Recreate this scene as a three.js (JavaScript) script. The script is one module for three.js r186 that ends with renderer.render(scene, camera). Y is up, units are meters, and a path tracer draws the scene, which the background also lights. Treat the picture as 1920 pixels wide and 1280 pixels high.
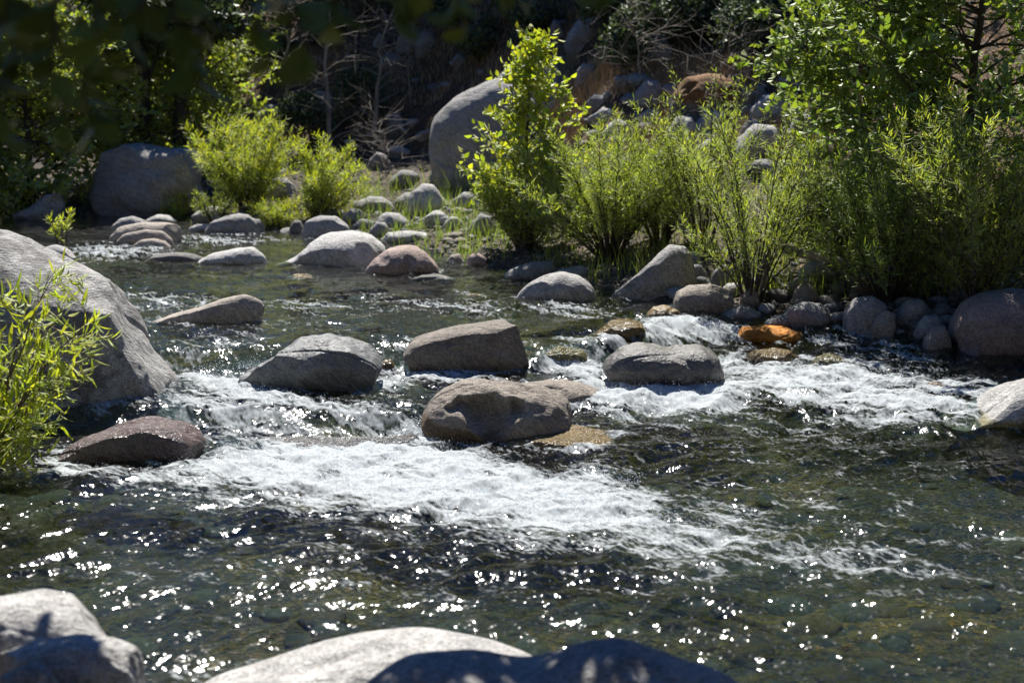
import * as THREE from 'three';
import { mergeVertices, mergeGeometries } from 'three/addons/utils/BufferGeometryUtils.js';
import { ImprovedNoise } from 'three/addons/math/ImprovedNoise.js';

// ------------------------------------------------------------------ camera, sky, sun, exposure
const F = 2667, H = 2.35, PITCH = Math.atan(481 / 2667);   // focal length in photo pixels, eye height, tilt down
const scene = new THREE.Scene();
const camera = new THREE.PerspectiveCamera(2 * Math.atan(640 / F) * 180 / Math.PI, 1920 / 1280, 0.1, 400);
camera.position.set(0, H, 0);
camera.lookAt(0, H - Math.sin(PITCH), -Math.cos(PITCH));
camera.focus = 10.6;
camera.userData.fStop = 2.0;
const renderer = new THREE.WebGLRenderer({ antialias: true });
renderer.toneMapping = THREE.LinearToneMapping;
renderer.toneMappingExposure = 2.1;
renderer.shadowMap.enabled = true;

const SUN = new THREE.Vector3(-0.07, 0.845, -0.53).normalize();
{ // clear mountain sky: deep blue overhead, paler low down
  const w = 256, h = 128, d = new Float32Array(w * h * 4);
  for (let j = 0; j < h; j++) {
    const e = Math.max(0, Math.sin(((j + 0.5) / h - 0.5) * Math.PI)), k = Math.pow(1 - e, 2.2);
    for (let i = 0; i < w; i++) {
      const q = (j * w + i) * 4;
      d[q] = 0.016 + 0.02 * k; d[q + 1] = 0.058 + 0.03 * k; d[q + 2] = 0.19 + 0.02 * k; d[q + 3] = 1;
    }
  }
  const t = new THREE.DataTexture(d, w, h, THREE.RGBAFormat, THREE.FloatType);
  t.mapping = THREE.EquirectangularReflectionMapping; t.magFilter = THREE.LinearFilter; t.needsUpdate = true;
  scene.background = t; scene.environment = t;
}
const sun = new THREE.DirectionalLight(new THREE.Color(1.0, 0.955, 0.88), 5.0);
sun.name = 'sun';
sun.position.copy(SUN).multiplyScalar(60).add(new THREE.Vector3(0, 0, -12));
sun.target.position.set(0, 0, -12);
sun.castShadow = true; sun.shadow.mapSize.set(4096, 4096);
Object.assign(sun.shadow.camera, { left: -25, right: 25, top: 25, bottom: -25, near: 1, far: 140 });
scene.add(sun, sun.target);

// ------------------------------------------------------------------ helpers
let seed_ = 7;
function rng(seed) { let s = seed >>> 0; return () => { s = (s + 0x6D2B79F5) >>> 0; let t = s; t = Math.imul(t ^ (t >>> 15), t | 1); t ^= t + Math.imul(t ^ (t >>> 7), t | 61); return ((t ^ (t >>> 14)) >>> 0) / 4294967296; }; }
const noise = new ImprovedNoise();
const N = (x, y, z) => noise.noise(x, y, z);
const fbm = (x, y, z, o = 4) => { let a = 0, s = 0.5; for (let k = 0; k < o; k++) { a += s * N(x + k * 17.3, y + k * 9.1, z - k * 5.7); x *= 2.03; y *= 2.03; z *= 2.03; s *= 0.5; } return a; };
const clamp = (x, a = 0, b = 1) => Math.min(b, Math.max(a, x));
const sm = (a, b, x) => { const t = clamp((x - a) / (b - a)); return t * t * (3 - 2 * t); };
const lerp = (a, b, t) => a + (b - a) * t;
const V = (x, y, z) => new THREE.Vector3(x, y, z);
const pw = (pts, x) => { if (x <= pts[0][0]) return pts[0][1]; for (let i = 1; i < pts.length; i++) if (x <= pts[i][0]) return lerp(pts[i - 1][1], pts[i][1], (x - pts[i - 1][0]) / (pts[i][0] - pts[i - 1][0])); return pts[pts.length - 1][1]; };
const cp = Math.cos(PITCH), sp = Math.sin(PITCH);
function ray(px, py) { const x = (px - 960) / F, y = (640 - py) / F; return V(x, y * cp - sp, -y * sp - cp); }
function atDepth(px, py, d) { const r = ray(px, py); return r.multiplyScalar(d / -r.z).add(camera.position); }
function hit(px, py, fn) {
  const r = ray(px, py); let a = 2;
  for (let t = 2; t < 90; t += 0.06) {
    if (H + r.y * t < fn(r.x * t, r.z * t)) { let b = t; for (let k = 0; k < 18; k++) { const m = (a + b) / 2; if (H + r.y * m < fn(r.x * m, r.z * m)) b = m; else a = m; } break; }
    a = t;
  }
  return V(r.x * a, H + r.y * a, r.z * a);
}
const names = {};
function numbered(n) { names[n] = (names[n] || 0) + 1; return names[n] === 1 ? n : n + '_' + String(names[n] - 1).padStart(3, '0'); }
function tag(o, label, category, group, kind) {
  o.userData.label = label; o.userData.category = category;
  if (group) o.userData.group = group;
  if (kind) o.userData.kind = kind;
  return o;
}
function put(o, name) { o.name = numbered(name); scene.add(o); return o; }
const lin = (r, g, b) => new THREE.Color().setRGB(r, g, b);

// tileable value noise for the grain textures
function tileNoise(n, cells, seed) {
  const r = rng(seed), g = Float32Array.from({ length: cells * cells }, () => r()), out = new Float32Array(n * n);
  for (let j = 0; j < n; j++) for (let i = 0; i < n; i++) {
    const x = i / n * cells, y = j / n * cells, x0 = Math.floor(x), y0 = Math.floor(y);
    let fx = x - x0, fy = y - y0; fx = fx * fx * (3 - 2 * fx); fy = fy * fy * (3 - 2 * fy);
    const x1 = (x0 + 1) % cells, y1 = (y0 + 1) % cells;
    out[j * n + i] = lerp(lerp(g[y0 * cells + x0], g[y0 * cells + x1], fx), lerp(g[y1 * cells + x0], g[y1 * cells + x1], fx), fy);
  }
  return out;
}
function texFrom(n, fn, srgb, rep = 1) {
  const d = new Uint8Array(n * n * 4);
  for (let q = 0; q < n * n; q++) { const c = fn(q); for (let k = 0; k < 3; k++) d[q * 4 + k] = 255 * clamp(c[k]); d[q * 4 + 3] = 255; }
  const t = new THREE.DataTexture(d, n, n); t.wrapS = t.wrapT = THREE.RepeatWrapping; t.magFilter = THREE.LinearFilter; t.minFilter = THREE.LinearMipmapLinearFilter; t.generateMipmaps = true;
  if (srgb) t.colorSpace = THREE.SRGBColorSpace; t.repeat.set(rep, rep); t.needsUpdate = true; return t;
}

// ------------------------------------------------------------------ the lie of the land (metres; d = distance in front of the eye)
const LIP1 = [[-3.2, 10.7], [-2.4, 10.6], [-1.2, 10.75], [0.1, 10.75], [0.8, 11.0], [2, 11.5], [3.5, 10.9], [6, 10]];
const LIP2 = [[-4, 9.3], [-2.5, 9.35], [-1.5, 9.2], [-0.7, 9.25], [0, 9.7], [2, 9.3], [3.5, 9.0]];
function W(x, z) {                                   // mean level of the water
  const d = -z, w1 = lerp(0.35, 1.5, sm(0.8, 2, x)), w2 = lerp(0.35, 1.1, sm(-0.8, 0, x));
  return 0.12 * sm(0, w2, d - pw(LIP2, x)) + 0.18 * sm(0, w1, d - pw(LIP1, x) - 0.05) + 0.010 * clamp(d - 12.5, 0, 12);
}
const FAR_SHORE = [[-120, 398], [0, 400], [170, 408], [300, 405], [420, 428], [560, 446], [700, 452], [800, 478], [930, 515], [1020, 530], [1150, 558], [1270, 592], [1400, 606], [1600, 632], [1800, 668], [1920, 695], [2100, 740]]
  .map(([x, y]) => { const p = hit(x, y, W); return [p.x, -p.z]; });
FAR_SHORE.unshift([-25, 27]); FAR_SHORE.push([8, 7.2], [25, 3]);
const NEAR_SHORE = [[-20, 9], [-3.5, 8.6], [-3.1, 7.6], [-2.8, 5.4], [-1.9, 4.7], [0, 4.5], [1.6, 4.1], [3, 3.9], [20, 1]];
const sFar = (x, z) => (-z - pw(FAR_SHORE, x)) * 0.86;
function G(x, z) {                                   // ground: river bed, both banks, hillside
  const s = sFar(x, z), t = pw(NEAR_SHORE, x) + z;
  const rough = 0.10 * fbm(x * 0.9, 3.1, z * 0.9, 3) + 0.035 * N(x * 3.1, 7, z * 3.1);
  if (t > -0.6) {
    const b = t < 0 ? 0.05 + t * 0.5 : 0.05 + 0.85 * sm(0, 2.6, t) + Math.max(0, t - 6.5) * 0.42;
    return b + rough * 0.6;
  }
  const w = W(x, z), bed = w - 0.10 - 0.34 * sm(0, 1.6, -s) * (0.75 + 0.6 * N(x * 0.55, 1.7, z * 0.55)) + rough * 0.8;
  const nearBlend = sm(-1.5, -0.6, t);
  if (s < 0) return lerp(bed, 0.05 - 0.3 + rough * 0.6, nearBlend);
  const lift = 0.12 * sm(0, 0.5, s) + 0.13 * Math.min(s, 5.2) + 0.62 * clamp(s - 5.2, 0, 34) + 0.2 * clamp(s - 39, 0, 60);
  return w - 0.10 + lift + rough * (1 + 1.4 * sm(4, 7, s)) + 0.35 * sm(5, 9, s) * fbm(x * 0.35, 9.3, z * 0.35, 3);
}
// the same surface, ground or water, on a raster: quick to look up when things are set down on it
const RX = 480, RD = 680, RS = 0.07, raster = new Float32Array(RX * RD);
for (let j = 0; j < RD; j++) for (let i = 0; i < RX; i++) { const x = -16.8 + i * RS, z = -2 - j * RS; raster[j * RX + i] = Math.max(W(x, z), G(x, z)); }
function top(x, z) {
  const u = clamp((x + 16.8) / RS, 0, RX - 1.01), v = clamp((-z - 2) / RS, 0, RD - 1.01), i = Math.floor(u), j = Math.floor(v), a = u - i, b = v - j, q = j * RX + i;
  return lerp(lerp(raster[q], raster[q + 1], a), lerp(raster[q + RX], raster[q + RX + 1], a), b);
}

// ------------------------------------------------------------------ materials
const T = 512;
const n8 = tileNoise(T, 8, 1), n16 = tileNoise(T, 16, 11), n32 = tileNoise(T, 32, 2), n64 = tileNoise(T, 64, 3), n128 = tileNoise(T, 128, 4), n256 = tileNoise(T, 256, 5);
const graniteMap = texFrom(T, q => {
  const speck = sm(0.60, 0.82, n128[q]) * 0.30 + sm(0.72, 0.9, n256[q]) * 0.34, pale = sm(0.62, 0.9, n64[q]) * 0.14;
  const v = 0.89 + 0.10 * (n16[q] - 0.5) + 0.16 * (n32[q] - 0.5) + pale - speck;
  return [v, v * 0.992, v * 0.985];
}, true, 1 / 0.55);
const graniteBump = texFrom(T, q => { const v = 0.30 * n16[q] + 0.26 * n32[q] + 0.22 * n64[q] + 0.14 * n128[q] + 0.10 * n256[q] - 0.25 * sm(0.78, 0.95, n64[q]); return [v, v, v]; }, false, 1 / 0.55);
const soilMap = texFrom(T, q => {
  const v = 0.45 + 0.5 * n32[q] * n64[q] + 0.35 * (n128[q] - 0.4) + 0.25 * (n8[q] - 0.5), r = sm(0.6, 0.85, n64[q]);
  return [v + 0.12 * r, v * 0.96, v * 0.90 - 0.06 * r];
}, true, 1 / 1.4);
const soilBump = texFrom(T, q => { const v = 0.4 * n32[q] + 0.3 * n64[q] + 0.3 * n128[q]; return [v, v, v]; }, false, 1 / 1.4);
const rippleBump = texFrom(T, q => {
  const r = a => 1 - Math.abs(2 * a - 1);
  const v = 0.30 * r(n8[q]) + 0.40 * r(n16[q]) + 0.26 * r(n32[q]) + 0.10 * n64[q]; return [v, v, v];
}, false, 1);

const rockMat = (rough, bump, coat = 0, coatR = 0.2) => new THREE.MeshPhysicalMaterial({ vertexColors: true, map: graniteMap, bumpMap: graniteBump, bumpScale: bump, roughness: rough, clearcoat: coat, clearcoatRoughness: coatR });
const M = {
  granite: rockMat(0.86, 0.012),
  coarse: rockMat(0.9, 0.022),
  damp: rockMat(0.5, 0.014),
  wet: rockMat(0.24, 0.030),
  ground: new THREE.MeshStandardMaterial({ vertexColors: true, map: soilMap, bumpMap: soilBump, bumpScale: 0.05, roughness: 0.95 }),
  bark: new THREE.MeshStandardMaterial({ color: lin(0.075, 0.058, 0.045), roughness: 0.9 }),
  darkBark: new THREE.MeshStandardMaterial({ color: lin(0.045, 0.036, 0.03), roughness: 0.9 }),
  redStem: new THREE.MeshStandardMaterial({ color: lin(0.10, 0.065, 0.04), roughness: 0.8 }),
  deadwood: new THREE.MeshStandardMaterial({ color: lin(0.25, 0.22, 0.19), roughness: 0.9 }),
  water: new THREE.MeshPhysicalMaterial({ color: lin(0.50, 0.60, 0.60), transmission: 1, thickness: 0, roughness: 0.12, ior: 1.333, bumpMap: rippleBump, bumpScale: 0.0065 }),
  foam: new THREE.MeshPhysicalMaterial({ color: lin(0.37, 0.40, 0.415), vertexColors: true, transparent: true, roughness: 0.9 }),
  drop: new THREE.MeshPhysicalMaterial({ color: lin(0.82, 0.88, 0.92), roughness: 0.22, clearcoat: 1, clearcoatRoughness: 0.1 }),
};
const leafMat = (r, g, b, tr = 0.58, coat = 0.35) => new THREE.MeshPhysicalMaterial({ color: lin(r, g, b), roughness: 1, transmission: tr, thickness: 0, clearcoat: coat, clearcoatRoughness: 0.32, side: THREE.DoubleSide });
const L = {
  willow: [leafMat(0.30, 0.39, 0.035, 0.62), leafMat(0.33, 0.41, 0.035, 0.62), leafMat(0.22, 0.32, 0.03, 0.62)],
  fresh: [leafMat(0.36, 0.44, 0.02, 0.62), leafMat(0.46, 0.48, 0.02, 0.62), leafMat(0.26, 0.37, 0.02, 0.62)],
  alder: [leafMat(0.20, 0.30, 0.025, 0.5, 0.6), leafMat(0.29, 0.36, 0.025, 0.5, 0.6), leafMat(0.12, 0.20, 0.025, 0.45, 0.6)],
  shadedAlder: [leafMat(0.085, 0.14, 0.018, 0.22, 0.3), leafMat(0.11, 0.17, 0.018, 0.22, 0.3), leafMat(0.07, 0.12, 0.018, 0.22, 0.3)],  // alder leaf darkened and made less translucent: the bough's shade put into the colour
  oak: [leafMat(0.055, 0.085, 0.02, 0.3, 0.3)],
  dry: [new THREE.MeshStandardMaterial({ color: lin(0.42, 0.31, 0.17), roughness: 0.95, side: THREE.DoubleSide })],
  litter: [new THREE.MeshStandardMaterial({ color: lin(0.26, 0.12, 0.05), roughness: 0.95, side: THREE.DoubleSide })],
};

// ------------------------------------------------------------------ ground: one sheet, river bed to hilltop
{
  const xs = [], ds = [];
  for (let x = -90; x < 90.01;) { xs.push(x); const a = Math.abs(x); x += a < 9 ? 0.075 : a < 16 ? 0.3 : 4; }
  for (let d = -60; d < 130;) { ds.push(d); d += d < -6 ? 3 : d < 3 ? 0.4 : d < 16 ? 0.065 : d < 30 ? 0.13 : d < 45 ? 0.6 : 5; }
  const nx = xs.length, nd = ds.length, pos = new Float32Array(nx * nd * 3), col = new Float32Array(nx * nd * 3), uv = new Float32Array(nx * nd * 2), idx = [];
  for (let j = 0; j < nd; j++) for (let i = 0; i < nx; i++) {
    const x = xs[i], z = -ds[j], y = G(x, z), q = j * nx + i, s = sFar(x, z);
    pos.set([x, y, z], q * 3); uv.set([x, z], q * 2);
    let c;
    const p1 = fbm(x * 0.8, 2, z * 0.8, 3), p2 = N(x * 2.4, 5, z * 2.4);
    if (s < 0.1) { const k = clamp(0.5 + 1.3 * p1), m = sm(0.0, 0.5, p2); const au = sm(0.02, 0.28, fbm(x * 0.5 + 3, 8, z * 0.5, 2)); c = [lerp(0.05, 0.13, k) + 0.07 * m + 0.21 * au, lerp(0.055, 0.125, k) + 0.05 * m + 0.13 * au, lerp(0.03, 0.045, k)]; }
    else if (s < 5.5) { const k = clamp(0.5 + 1.5 * p1); c = [lerp(0.11, 0.22, k), lerp(0.10, 0.20, k), lerp(0.075, 0.16, k)]; }
    else { const k = clamp(0.5 + 1.6 * p1), m = sm(0.1, 0.5, p2); c = [lerp(0.11, 0.34, k) + 0.08 * m, lerp(0.075, 0.24, k) + 0.01 * m, lerp(0.045, 0.13, k)]; }
    col.set(c, q * 3);
  }
  for (let j = 0; j < nd - 1; j++) for (let i = 0; i < nx - 1; i++) { const a = j * nx + i; idx.push(a, a + 1, a + nx, a + 1, a + nx + 1, a + nx); }
  const g = new THREE.BufferGeometry();
  g.setAttribute('position', new THREE.BufferAttribute(pos, 3)); g.setAttribute('color', new THREE.BufferAttribute(col, 3)); g.setAttribute('uv', new THREE.BufferAttribute(uv, 2));
  g.setIndex(idx); g.computeVertexNormals();
  tag(put(new THREE.Mesh(g, M.ground), 'ground'), 'stony river bed, banks and brown hillside rising behind the river', 'ground', null, 'structure');
}

// ------------------------------------------------------------------ rocks
const STONE = { pale: [0.46, 0.455, 0.44], grey: [0.36, 0.355, 0.345], warm: [0.38, 0.335, 0.285], dark: [0.17, 0.165, 0.155], pink: [0.42, 0.325, 0.285], black: [0.095, 0.095, 0.095], brown: [0.21, 0.155, 0.10], orange: [0.62, 0.235, 0.02], ochre: [0.21, 0.145, 0.055], cool: [0.33, 0.345, 0.35], plum: [0.19, 0.145, 0.14], olive: [0.17, 0.155, 0.06] };
const icoCache = {};
function ico(n) { if (!icoCache[n]) { const g = new THREE.IcosahedronGeometry(1, n); g.deleteAttribute('normal'); g.deleteAttribute('uv'); icoCache[n] = mergeVertices(g, 1e-5); } return icoCache[n].clone(); }
function shapeRock({ w, hp, hd, hmax, sink, p = 2.3, seed = 1, detail = 20, rough = 1, cuts = 4, color = STONE.grey, stain = null, dents = [], uvk = 0.35, steep = 0.78, patch = 0.17, undercut = 0.36 }) {
  const r = rng(seed * 7919 + 13), g = ico(detail), P = g.attributes.position, n = P.count, col = new Float32Array(n * 3), uv = new Float32Array(n * 2), size = Math.min(w, 2 * hd, 2.2 * hmax + 0.1);
  const ck = 1.1 / size; const planes = []; for (let k = 0; k < cuts; k++) { const a = r() * 6.283, e = Math.sin(a) > 0 ? r() * 0.25 - 0.05 : 0.1 + r() * 0.8; planes.push([Math.cos(a) * Math.cos(e), Math.sin(e), Math.sin(a) * Math.cos(e), 0.72 + 0.2 * r()]); }
  const ox = seed * 3.7, v = V(0, 0, 0); let x0 = 1e9, x1 = -1e9, y1 = 0, z1 = 0;
  for (let i = 0; i < n; i++) {
    v.fromBufferAttribute(P, i);
    const k = Math.pow(Math.abs(v.x) ** p + Math.abs(v.y) ** p + Math.abs(v.z) ** p, -1 / p); v.multiplyScalar(k);
    for (const [a, b, c, q] of planes) { const s = v.x * a + v.y * b + v.z * c - q; if (s > 0) { v.x -= a * s * 0.85; v.y -= b * s * 0.85; v.z -= c * s * 0.85; } }
    const a = clamp(v.x, -1, 1), full = Math.pow(Math.max(1e-4, 1 - Math.abs(a) ** p), 1 / p);
    let x = v.x * w / 2, y, z = Math.sign(v.z) * Math.pow(Math.abs(v.z), steep) * hd;
    if (v.y > 0) y = hp(a) * clamp(v.y / Math.max(full, 0.08)); else y = v.y * sink;
    /* shape only: the flanks draw in towards the foot */ { const lo = undercut * sm(0.55, -0.35, v.y); z *= 1 - lo; x *= 1 - 0.45 * lo; }
    const nx = v.x, ny = v.y, nz = v.z, il = 1 / Math.hypot(nx, ny, nz), s1 = 1.6 / size, s2 = 4.6 / size;
    const dsp = rough * size * (0.07 * (Math.abs(N(x * s1 * 1.2 - ox, y * s1 * 1.5, z * s1 * 1.2)) - 0.2) + 0.085 * fbm(x * s1 + ox, y * s1, z * s1 - ox, 2) + 0.040 * fbm(x * s2, y * s2 + ox, z * s2, 3)) + 0.006 * fbm(x * 22, y * 22 + ox, z * 22, 2) * Math.min(1, rough) - size * 0.022 * rough * sm(0.90, 1, 1 - 2 * Math.abs(N(x * ck * 0.7 + ox, y * ck * 1.6 - z * ck, z * ck * 0.7 + 3))) - size * 0.05 * sm(0.25, 0.5, N(x * ck * 2 - ox, y * ck * 2, z * ck * 2));
    x += nx * il * dsp; y += ny * il * dsp * (v.y > 0 ? 0.7 : 1); z += nz * il * dsp;
    for (const [dx, dy, dr, dd] of dents) if (v.z > 0) { const q = ((x - dx) ** 2 + ((y - dy) * 1.25) ** 2) / (dr * dr) * (1 + 1.1 * N(x * 9, y * 9, ox)); if (q < 1) z -= dd * Math.pow(1 - q, 1.2); }
    P.setXYZ(i, x, y, z); if (y > 0) { x0 = Math.min(x0, x); x1 = Math.max(x1, x); z1 = Math.max(z1, Math.abs(z)); } y1 = Math.max(y1, y);
    uv[i * 2] = x + uvk * y + 0.35 * z + seed * 0.37; uv[i * 2 + 1] = y - z + seed * 0.21;
    const tone = 1 + patch * 2.2 * fbm(x * 1.7 + ox, y * 1.7, z * 1.7, 3) + patch * 1.2 * N(x * 7, y * 7 + ox, z * 7);
    let c = [color[0] * tone, color[1] * tone, color[2] * tone];
    if (stain) { const q = stain(x, y, z, a); c = c.map((e, k2) => lerp(e, q[k2 + 1] * tone, q[0])); }
    col.set(c, i * 3);
  }
  const kx = w / (x1 - x0), ky = hmax / Math.max(0.02, y1), kz = clamp(hd / z1, 0.8, 1.3);     // cuts and wear must not shrink it
  for (let i = 0; i < n; i++) P.setXYZ(i, (P.getX(i) - (x0 + x1) / 2) * kx, P.getY(i) * ky, P.getZ(i) * kz);
  g.setAttribute('color', new THREE.BufferAttribute(col, 3)); g.setAttribute('uv', new THREE.BufferAttribute(uv, 2)); g.computeVertexNormals();
  return g;
}
// a rock from its outline in the photograph: the point where it meets water or ground gives its distance
const collars = [];
function rock(name, label, category, outline, base, o = {}) {
  const xl = outline[0][0], xr = outline[outline.length - 1][0], xm = (xl + xr) / 2;
  const c0 = o.at || hit(o.bx ?? xm, base, top), d0 = -c0.z, dr = o.dr ?? 0.8;
  let dc = d0, w = 0; for (let k = 0; k < 6; k++) { w = (xr - xl) / F * dc; dc = d0 + dr * w / 2; }
  const by = o.by ?? c0.y, prof = outline.map(([x, y]) => [(x - xm) / (xr - xl) * 2, Math.max(0.012, atDepth(x, y, dc).y - by)]);
  const hmax = Math.max(...prof.map(q => q[1])), soft = a => (pw(prof, a - 0.05) + pw(prof, a) * 2 + pw(prof, a + 0.05)) / 4;
  const px = (xr - xl), detail = o.detail ?? (px > 230 ? 44 : px > 120 ? 30 : px > 60 ? 18 : 11);
  const dents = (o.dents || []).map(([x, y, rp, dd]) => { const q = atDepth(x, y, dc - dr * w * 0.35); return [q.x - (xm - 960) / F * dc, q.y - by, rp / F * dc, dd]; });
  const g = shapeRock({ ...o, w, hp: soft, hd: dr * w / 2, hmax, sink: o.sink ?? Math.max(0.14, hmax * 0.35), seed: o.seed ?? ++seed_, detail, dents, color: STONE[o.c || 'grey'].map(e => e * (o.k ?? 1)) });
  const m = put(new THREE.Mesh(g, M[o.m || 'granite']), name);
  m.position.set((xm - 960) / F * dc, by, -dc);
  if (/river_rock|submerged|^boulder/.test(name) && sFar(m.position.x, m.position.z) < 0.6) collars.push([m.position.x, m.position.z, w / 2, dr * w / 2]);
  return tag(m, label, category, o.group);
}
const streak = (amt, rgb) => (x, y, z) => [amt * sm(0.02, 0.24, fbm(x * 2.2 + y * 1.5, y * 3.2 - x * 2.2, z * 2.2, 4) + 0.35 * N(x * 16 + y * 10, y * 16, z * 10)), ...rgb];

// mid-river and edge rocks, nearest first
rock('boulder', 'huge pale grey boulder behind the narrow-leaved willow at the chute', 'boulder', [[-380, 650], [-260, 520], [-140, 450], [-50, 432], [0, 444], [50, 474], [110, 500], [165, 540], [215, 598], [258, 655], [288, 705], [308, 750], [316, 792]], 812, { bx: 250, c: 'pale', dr: 0.56, m: 'coarse', p: 2.3, seed: 3, uvk: -0.6, steep: 1.15, undercut: 0.1, cuts: 3, detail: 70, rough: 1.0, stain: streak(0.7, [0.16, 0.155, 0.15]), sink: 0.5, dents: [[272, 640, 40, 0.05]] });
rock('river_rock', 'low wet brown rock glittering violet at the foot of the huge pale boulder', 'rock', [[82, 868], [130, 828], [200, 797], [262, 787], [320, 799], [355, 822], [366, 848], [364, 866]], 886, { c: 'plum', m: 'wet', dr: 0.7, p: 2.6, seed: 5, k: 1.0 });
rock('river_rock', 'ridged dark grey rock with a pale peaked top beside the splashing chute', 'rock', [[425, 722], [450, 690], [490, 664], [530, 645], [570, 637], [605, 628], [640, 636], [680, 656], [703, 674], [712, 704]], 746, { c: 'cool', k: 0.58, dr: 0.6, seed: 8, rough: 1.1, m: 'damp', p: 2.9, cuts: 7, undercut: 0.5 });
rock('river_rock', 'smooth wedge shaped grey rock with a blunt raised end in mid river', 'rock', [[753, 672], [765, 640], [800, 624], [850, 611], [900, 604], [960, 600], [1000, 601], [1012, 612], [1004, 640], [992, 676]], 713, { c: 'warm', k: 0.62, dr: 0.6, seed: 9, p: 3.4, rough: 0.7, cuts: 6, undercut: 0.55 });
rock('river_rock', 'rounded tan grey rock with a dark hollow and brown wet base', 'rock', [[786, 805], [800, 765], [825, 735], [860, 717], [900, 710], [950, 712], [1000, 721], [1030, 737], [1048, 755], [1066, 768], [1076, 796]], 842, { c: 'warm', k: 0.85, dr: 0.7, seed: 12, p: 2.5, rough: 0.8, steep: 1.05, undercut: 0.22, cuts: 2, detail: 60, m: 'coarse', stain: (x, y, z) => [0.85 * sm(0.03, -0.03, y - 0.09 + 0.16 * (x + 0.1) - 0.16 * fbm(x * 5, y * 5, z * 5, 3)), 0.17, 0.105, 0.045], dents: [[915, 776, 54, 0.2], [1040, 790, 26, 0.06]] });
rock('river_rock', 'low speckled brown rock tucked behind the hollowed tan rock', 'rock', [[930, 722], [980, 711], [1040, 711], [1090, 721], [1130, 737], [1152, 757]], 772, { c: 'warm', k: 0.8, dr: 0.6, seed: 14, p: 2.3, rough: 0.5, m: 'coarse' });
rock('river_rock', 'flat ochre rock just breaking the surface below the hollowed tan rock', 'rock', [[915, 834], [960, 811], [1010, 801], [1080, 803], [1130, 812], [1158, 828]], 852, { c: 'ochre', dr: 0.8, seed: 15, m: 'wet', rough: 0.5 });
rock('river_rock', 'dark flat topped rock with a slick wet top beside the white chute', 'rock', [[1132, 700], [1140, 664], [1160, 648], [1200, 643], [1245, 650], [1300, 646], [1325, 658], [1348, 690], [1368, 720]], 740, { c: 'dark', k: 0.8, dr: 0.65, seed: 16, p: 3.6, m: 'damp', rough: 0.7, cuts: 5, undercut: 0.55 });
rock('river_rock', 'bright orange wet rock in the rapids', 'rock', [[1388, 634], [1402, 615], [1440, 612], [1490, 616], [1514, 626], [1524, 642]], 650, { c: 'orange', dr: 0.7, seed: 17, p: 3, rough: 0.7, patch: 0.4 });
rock('submerged_rock', 'amber rock awash below the bright orange rock', 'rock', [[1410, 672], [1430, 657], [1462, 652], [1490, 657], [1506, 672]], 690, { c: 'ochre', dr: 0.8, seed: 18, m: 'wet', rough: 0.8 });
rock('submerged_rock', 'small dark brown mossy rock awash in the foam of the rapids', 'rock', [[1530, 686], [1545, 668], [1570, 663], [1592, 672], [1602, 688]], 697, { c: 'olive', k: 0.7, dr: 0.9, seed: 19, m: 'wet', rough: 1 });
rock('submerged_rock', 'small tan rock with white water curling round it above the pale slanting boulder', 'rock', [[1745, 730], [1758, 718], [1778, 716], [1794, 728]], 737, { c: 'brown', dr: 0.9, seed: 20, m: 'wet' });
rock('submerged_rock', 'yellowish wet rock under a thin sheet of water at the lip of the rapids', 'rock', [[1118, 626], [1145, 605], [1180, 598], [1206, 608], [1214, 626]], 640, { c: 'ochre', k: 1.1, dr: 0.9, seed: 21, m: 'wet' });
rock('submerged_rock', 'olive brown ledge rock with glittering water sheeting over it beside the wedge rock', 'rock', [[985, 684], [1015, 655], [1050, 646], [1090, 654], [1108, 676]], 696, { c: 'olive', dr: 0.9, seed: 22, m: 'wet' });
rock('submerged_rock', 'golden wet stone squeezed between the ridged rock and the wedge rock', 'rock', [[700, 694], [712, 676], [728, 674], [740, 692]], 702, { c: 'ochre', k: 0.9, dr: 0.9, seed: 23, m: 'wet' });
rock('submerged_rock', 'dark ledge rock under the foaming step', 'rock', [[378, 842], [430, 826], [520, 824], [610, 822], [700, 818], [760, 812], [785, 830]], 850, { c: 'dark', k: 0.8, dr: 0.25, seed: 24, m: 'wet', rough: 1 });
rock('boulder', 'pale slanting boulder with an olive wet foot and a dark shaded side', 'boulder', [[1785, 812], [1830, 784], [1870, 757], [1920, 722], [1975, 694], [2040, 690], [2110, 760]], 818, { bx: 1850, c: 'pale', dr: 0.55, seed: 25, p: 3, rough: 0.6, cuts: 5, stain: (x, y, z) => [0.9 * sm(0.02, -0.02, y - 0.09 - 0.06 * fbm(x * 5, y * 5, z * 5, 3)), 0.20, 0.18, 0.07] });
rock('boulder', 'big rounded reddish dark boulder at the edge of the rapids under the willows', 'boulder', [[1798, 650], [1804, 604], [1825, 571], [1862, 550], [1920, 540], [1985, 556], [2040, 640]], 684, { bx: 1860, c: 'pink', k: 0.75, dr: 0.8, seed: 26, p: 2.6, rough: 0.5 });
rock('river_rock', 'long flat tan rock tapering to a tail in the dark water', 'rock', [[276, 606], [320, 589], [370, 575], [410, 560], [450, 550], [478, 556], [491, 572], [490, 594]], 614, { c: 'warm', k: 1.05, dr: 0.35, seed: 27, p: 2.8, rough: 0.4, cuts: 2 });
rock('river_rock', 'upper dome of the layered pale rocks above the still pool', 'rock', [[204, 450], [222, 426], [262, 416], [300, 417], [325, 422], [334, 446]], 460, { c: 'warm', k: 1.1, dr: 0.5, seed: 28, rough: 0.4, cuts: 1 });
rock('river_rock', 'middle dome of the layered pale rocks above the still pool', 'rock', [[212, 458], [232, 438], [270, 430], [300, 433], [316, 448], [322, 460]], 464, { c: 'warm', k: 1.0, dr: 0.3, seed: 29, rough: 0.4, cuts: 1 });
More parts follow.
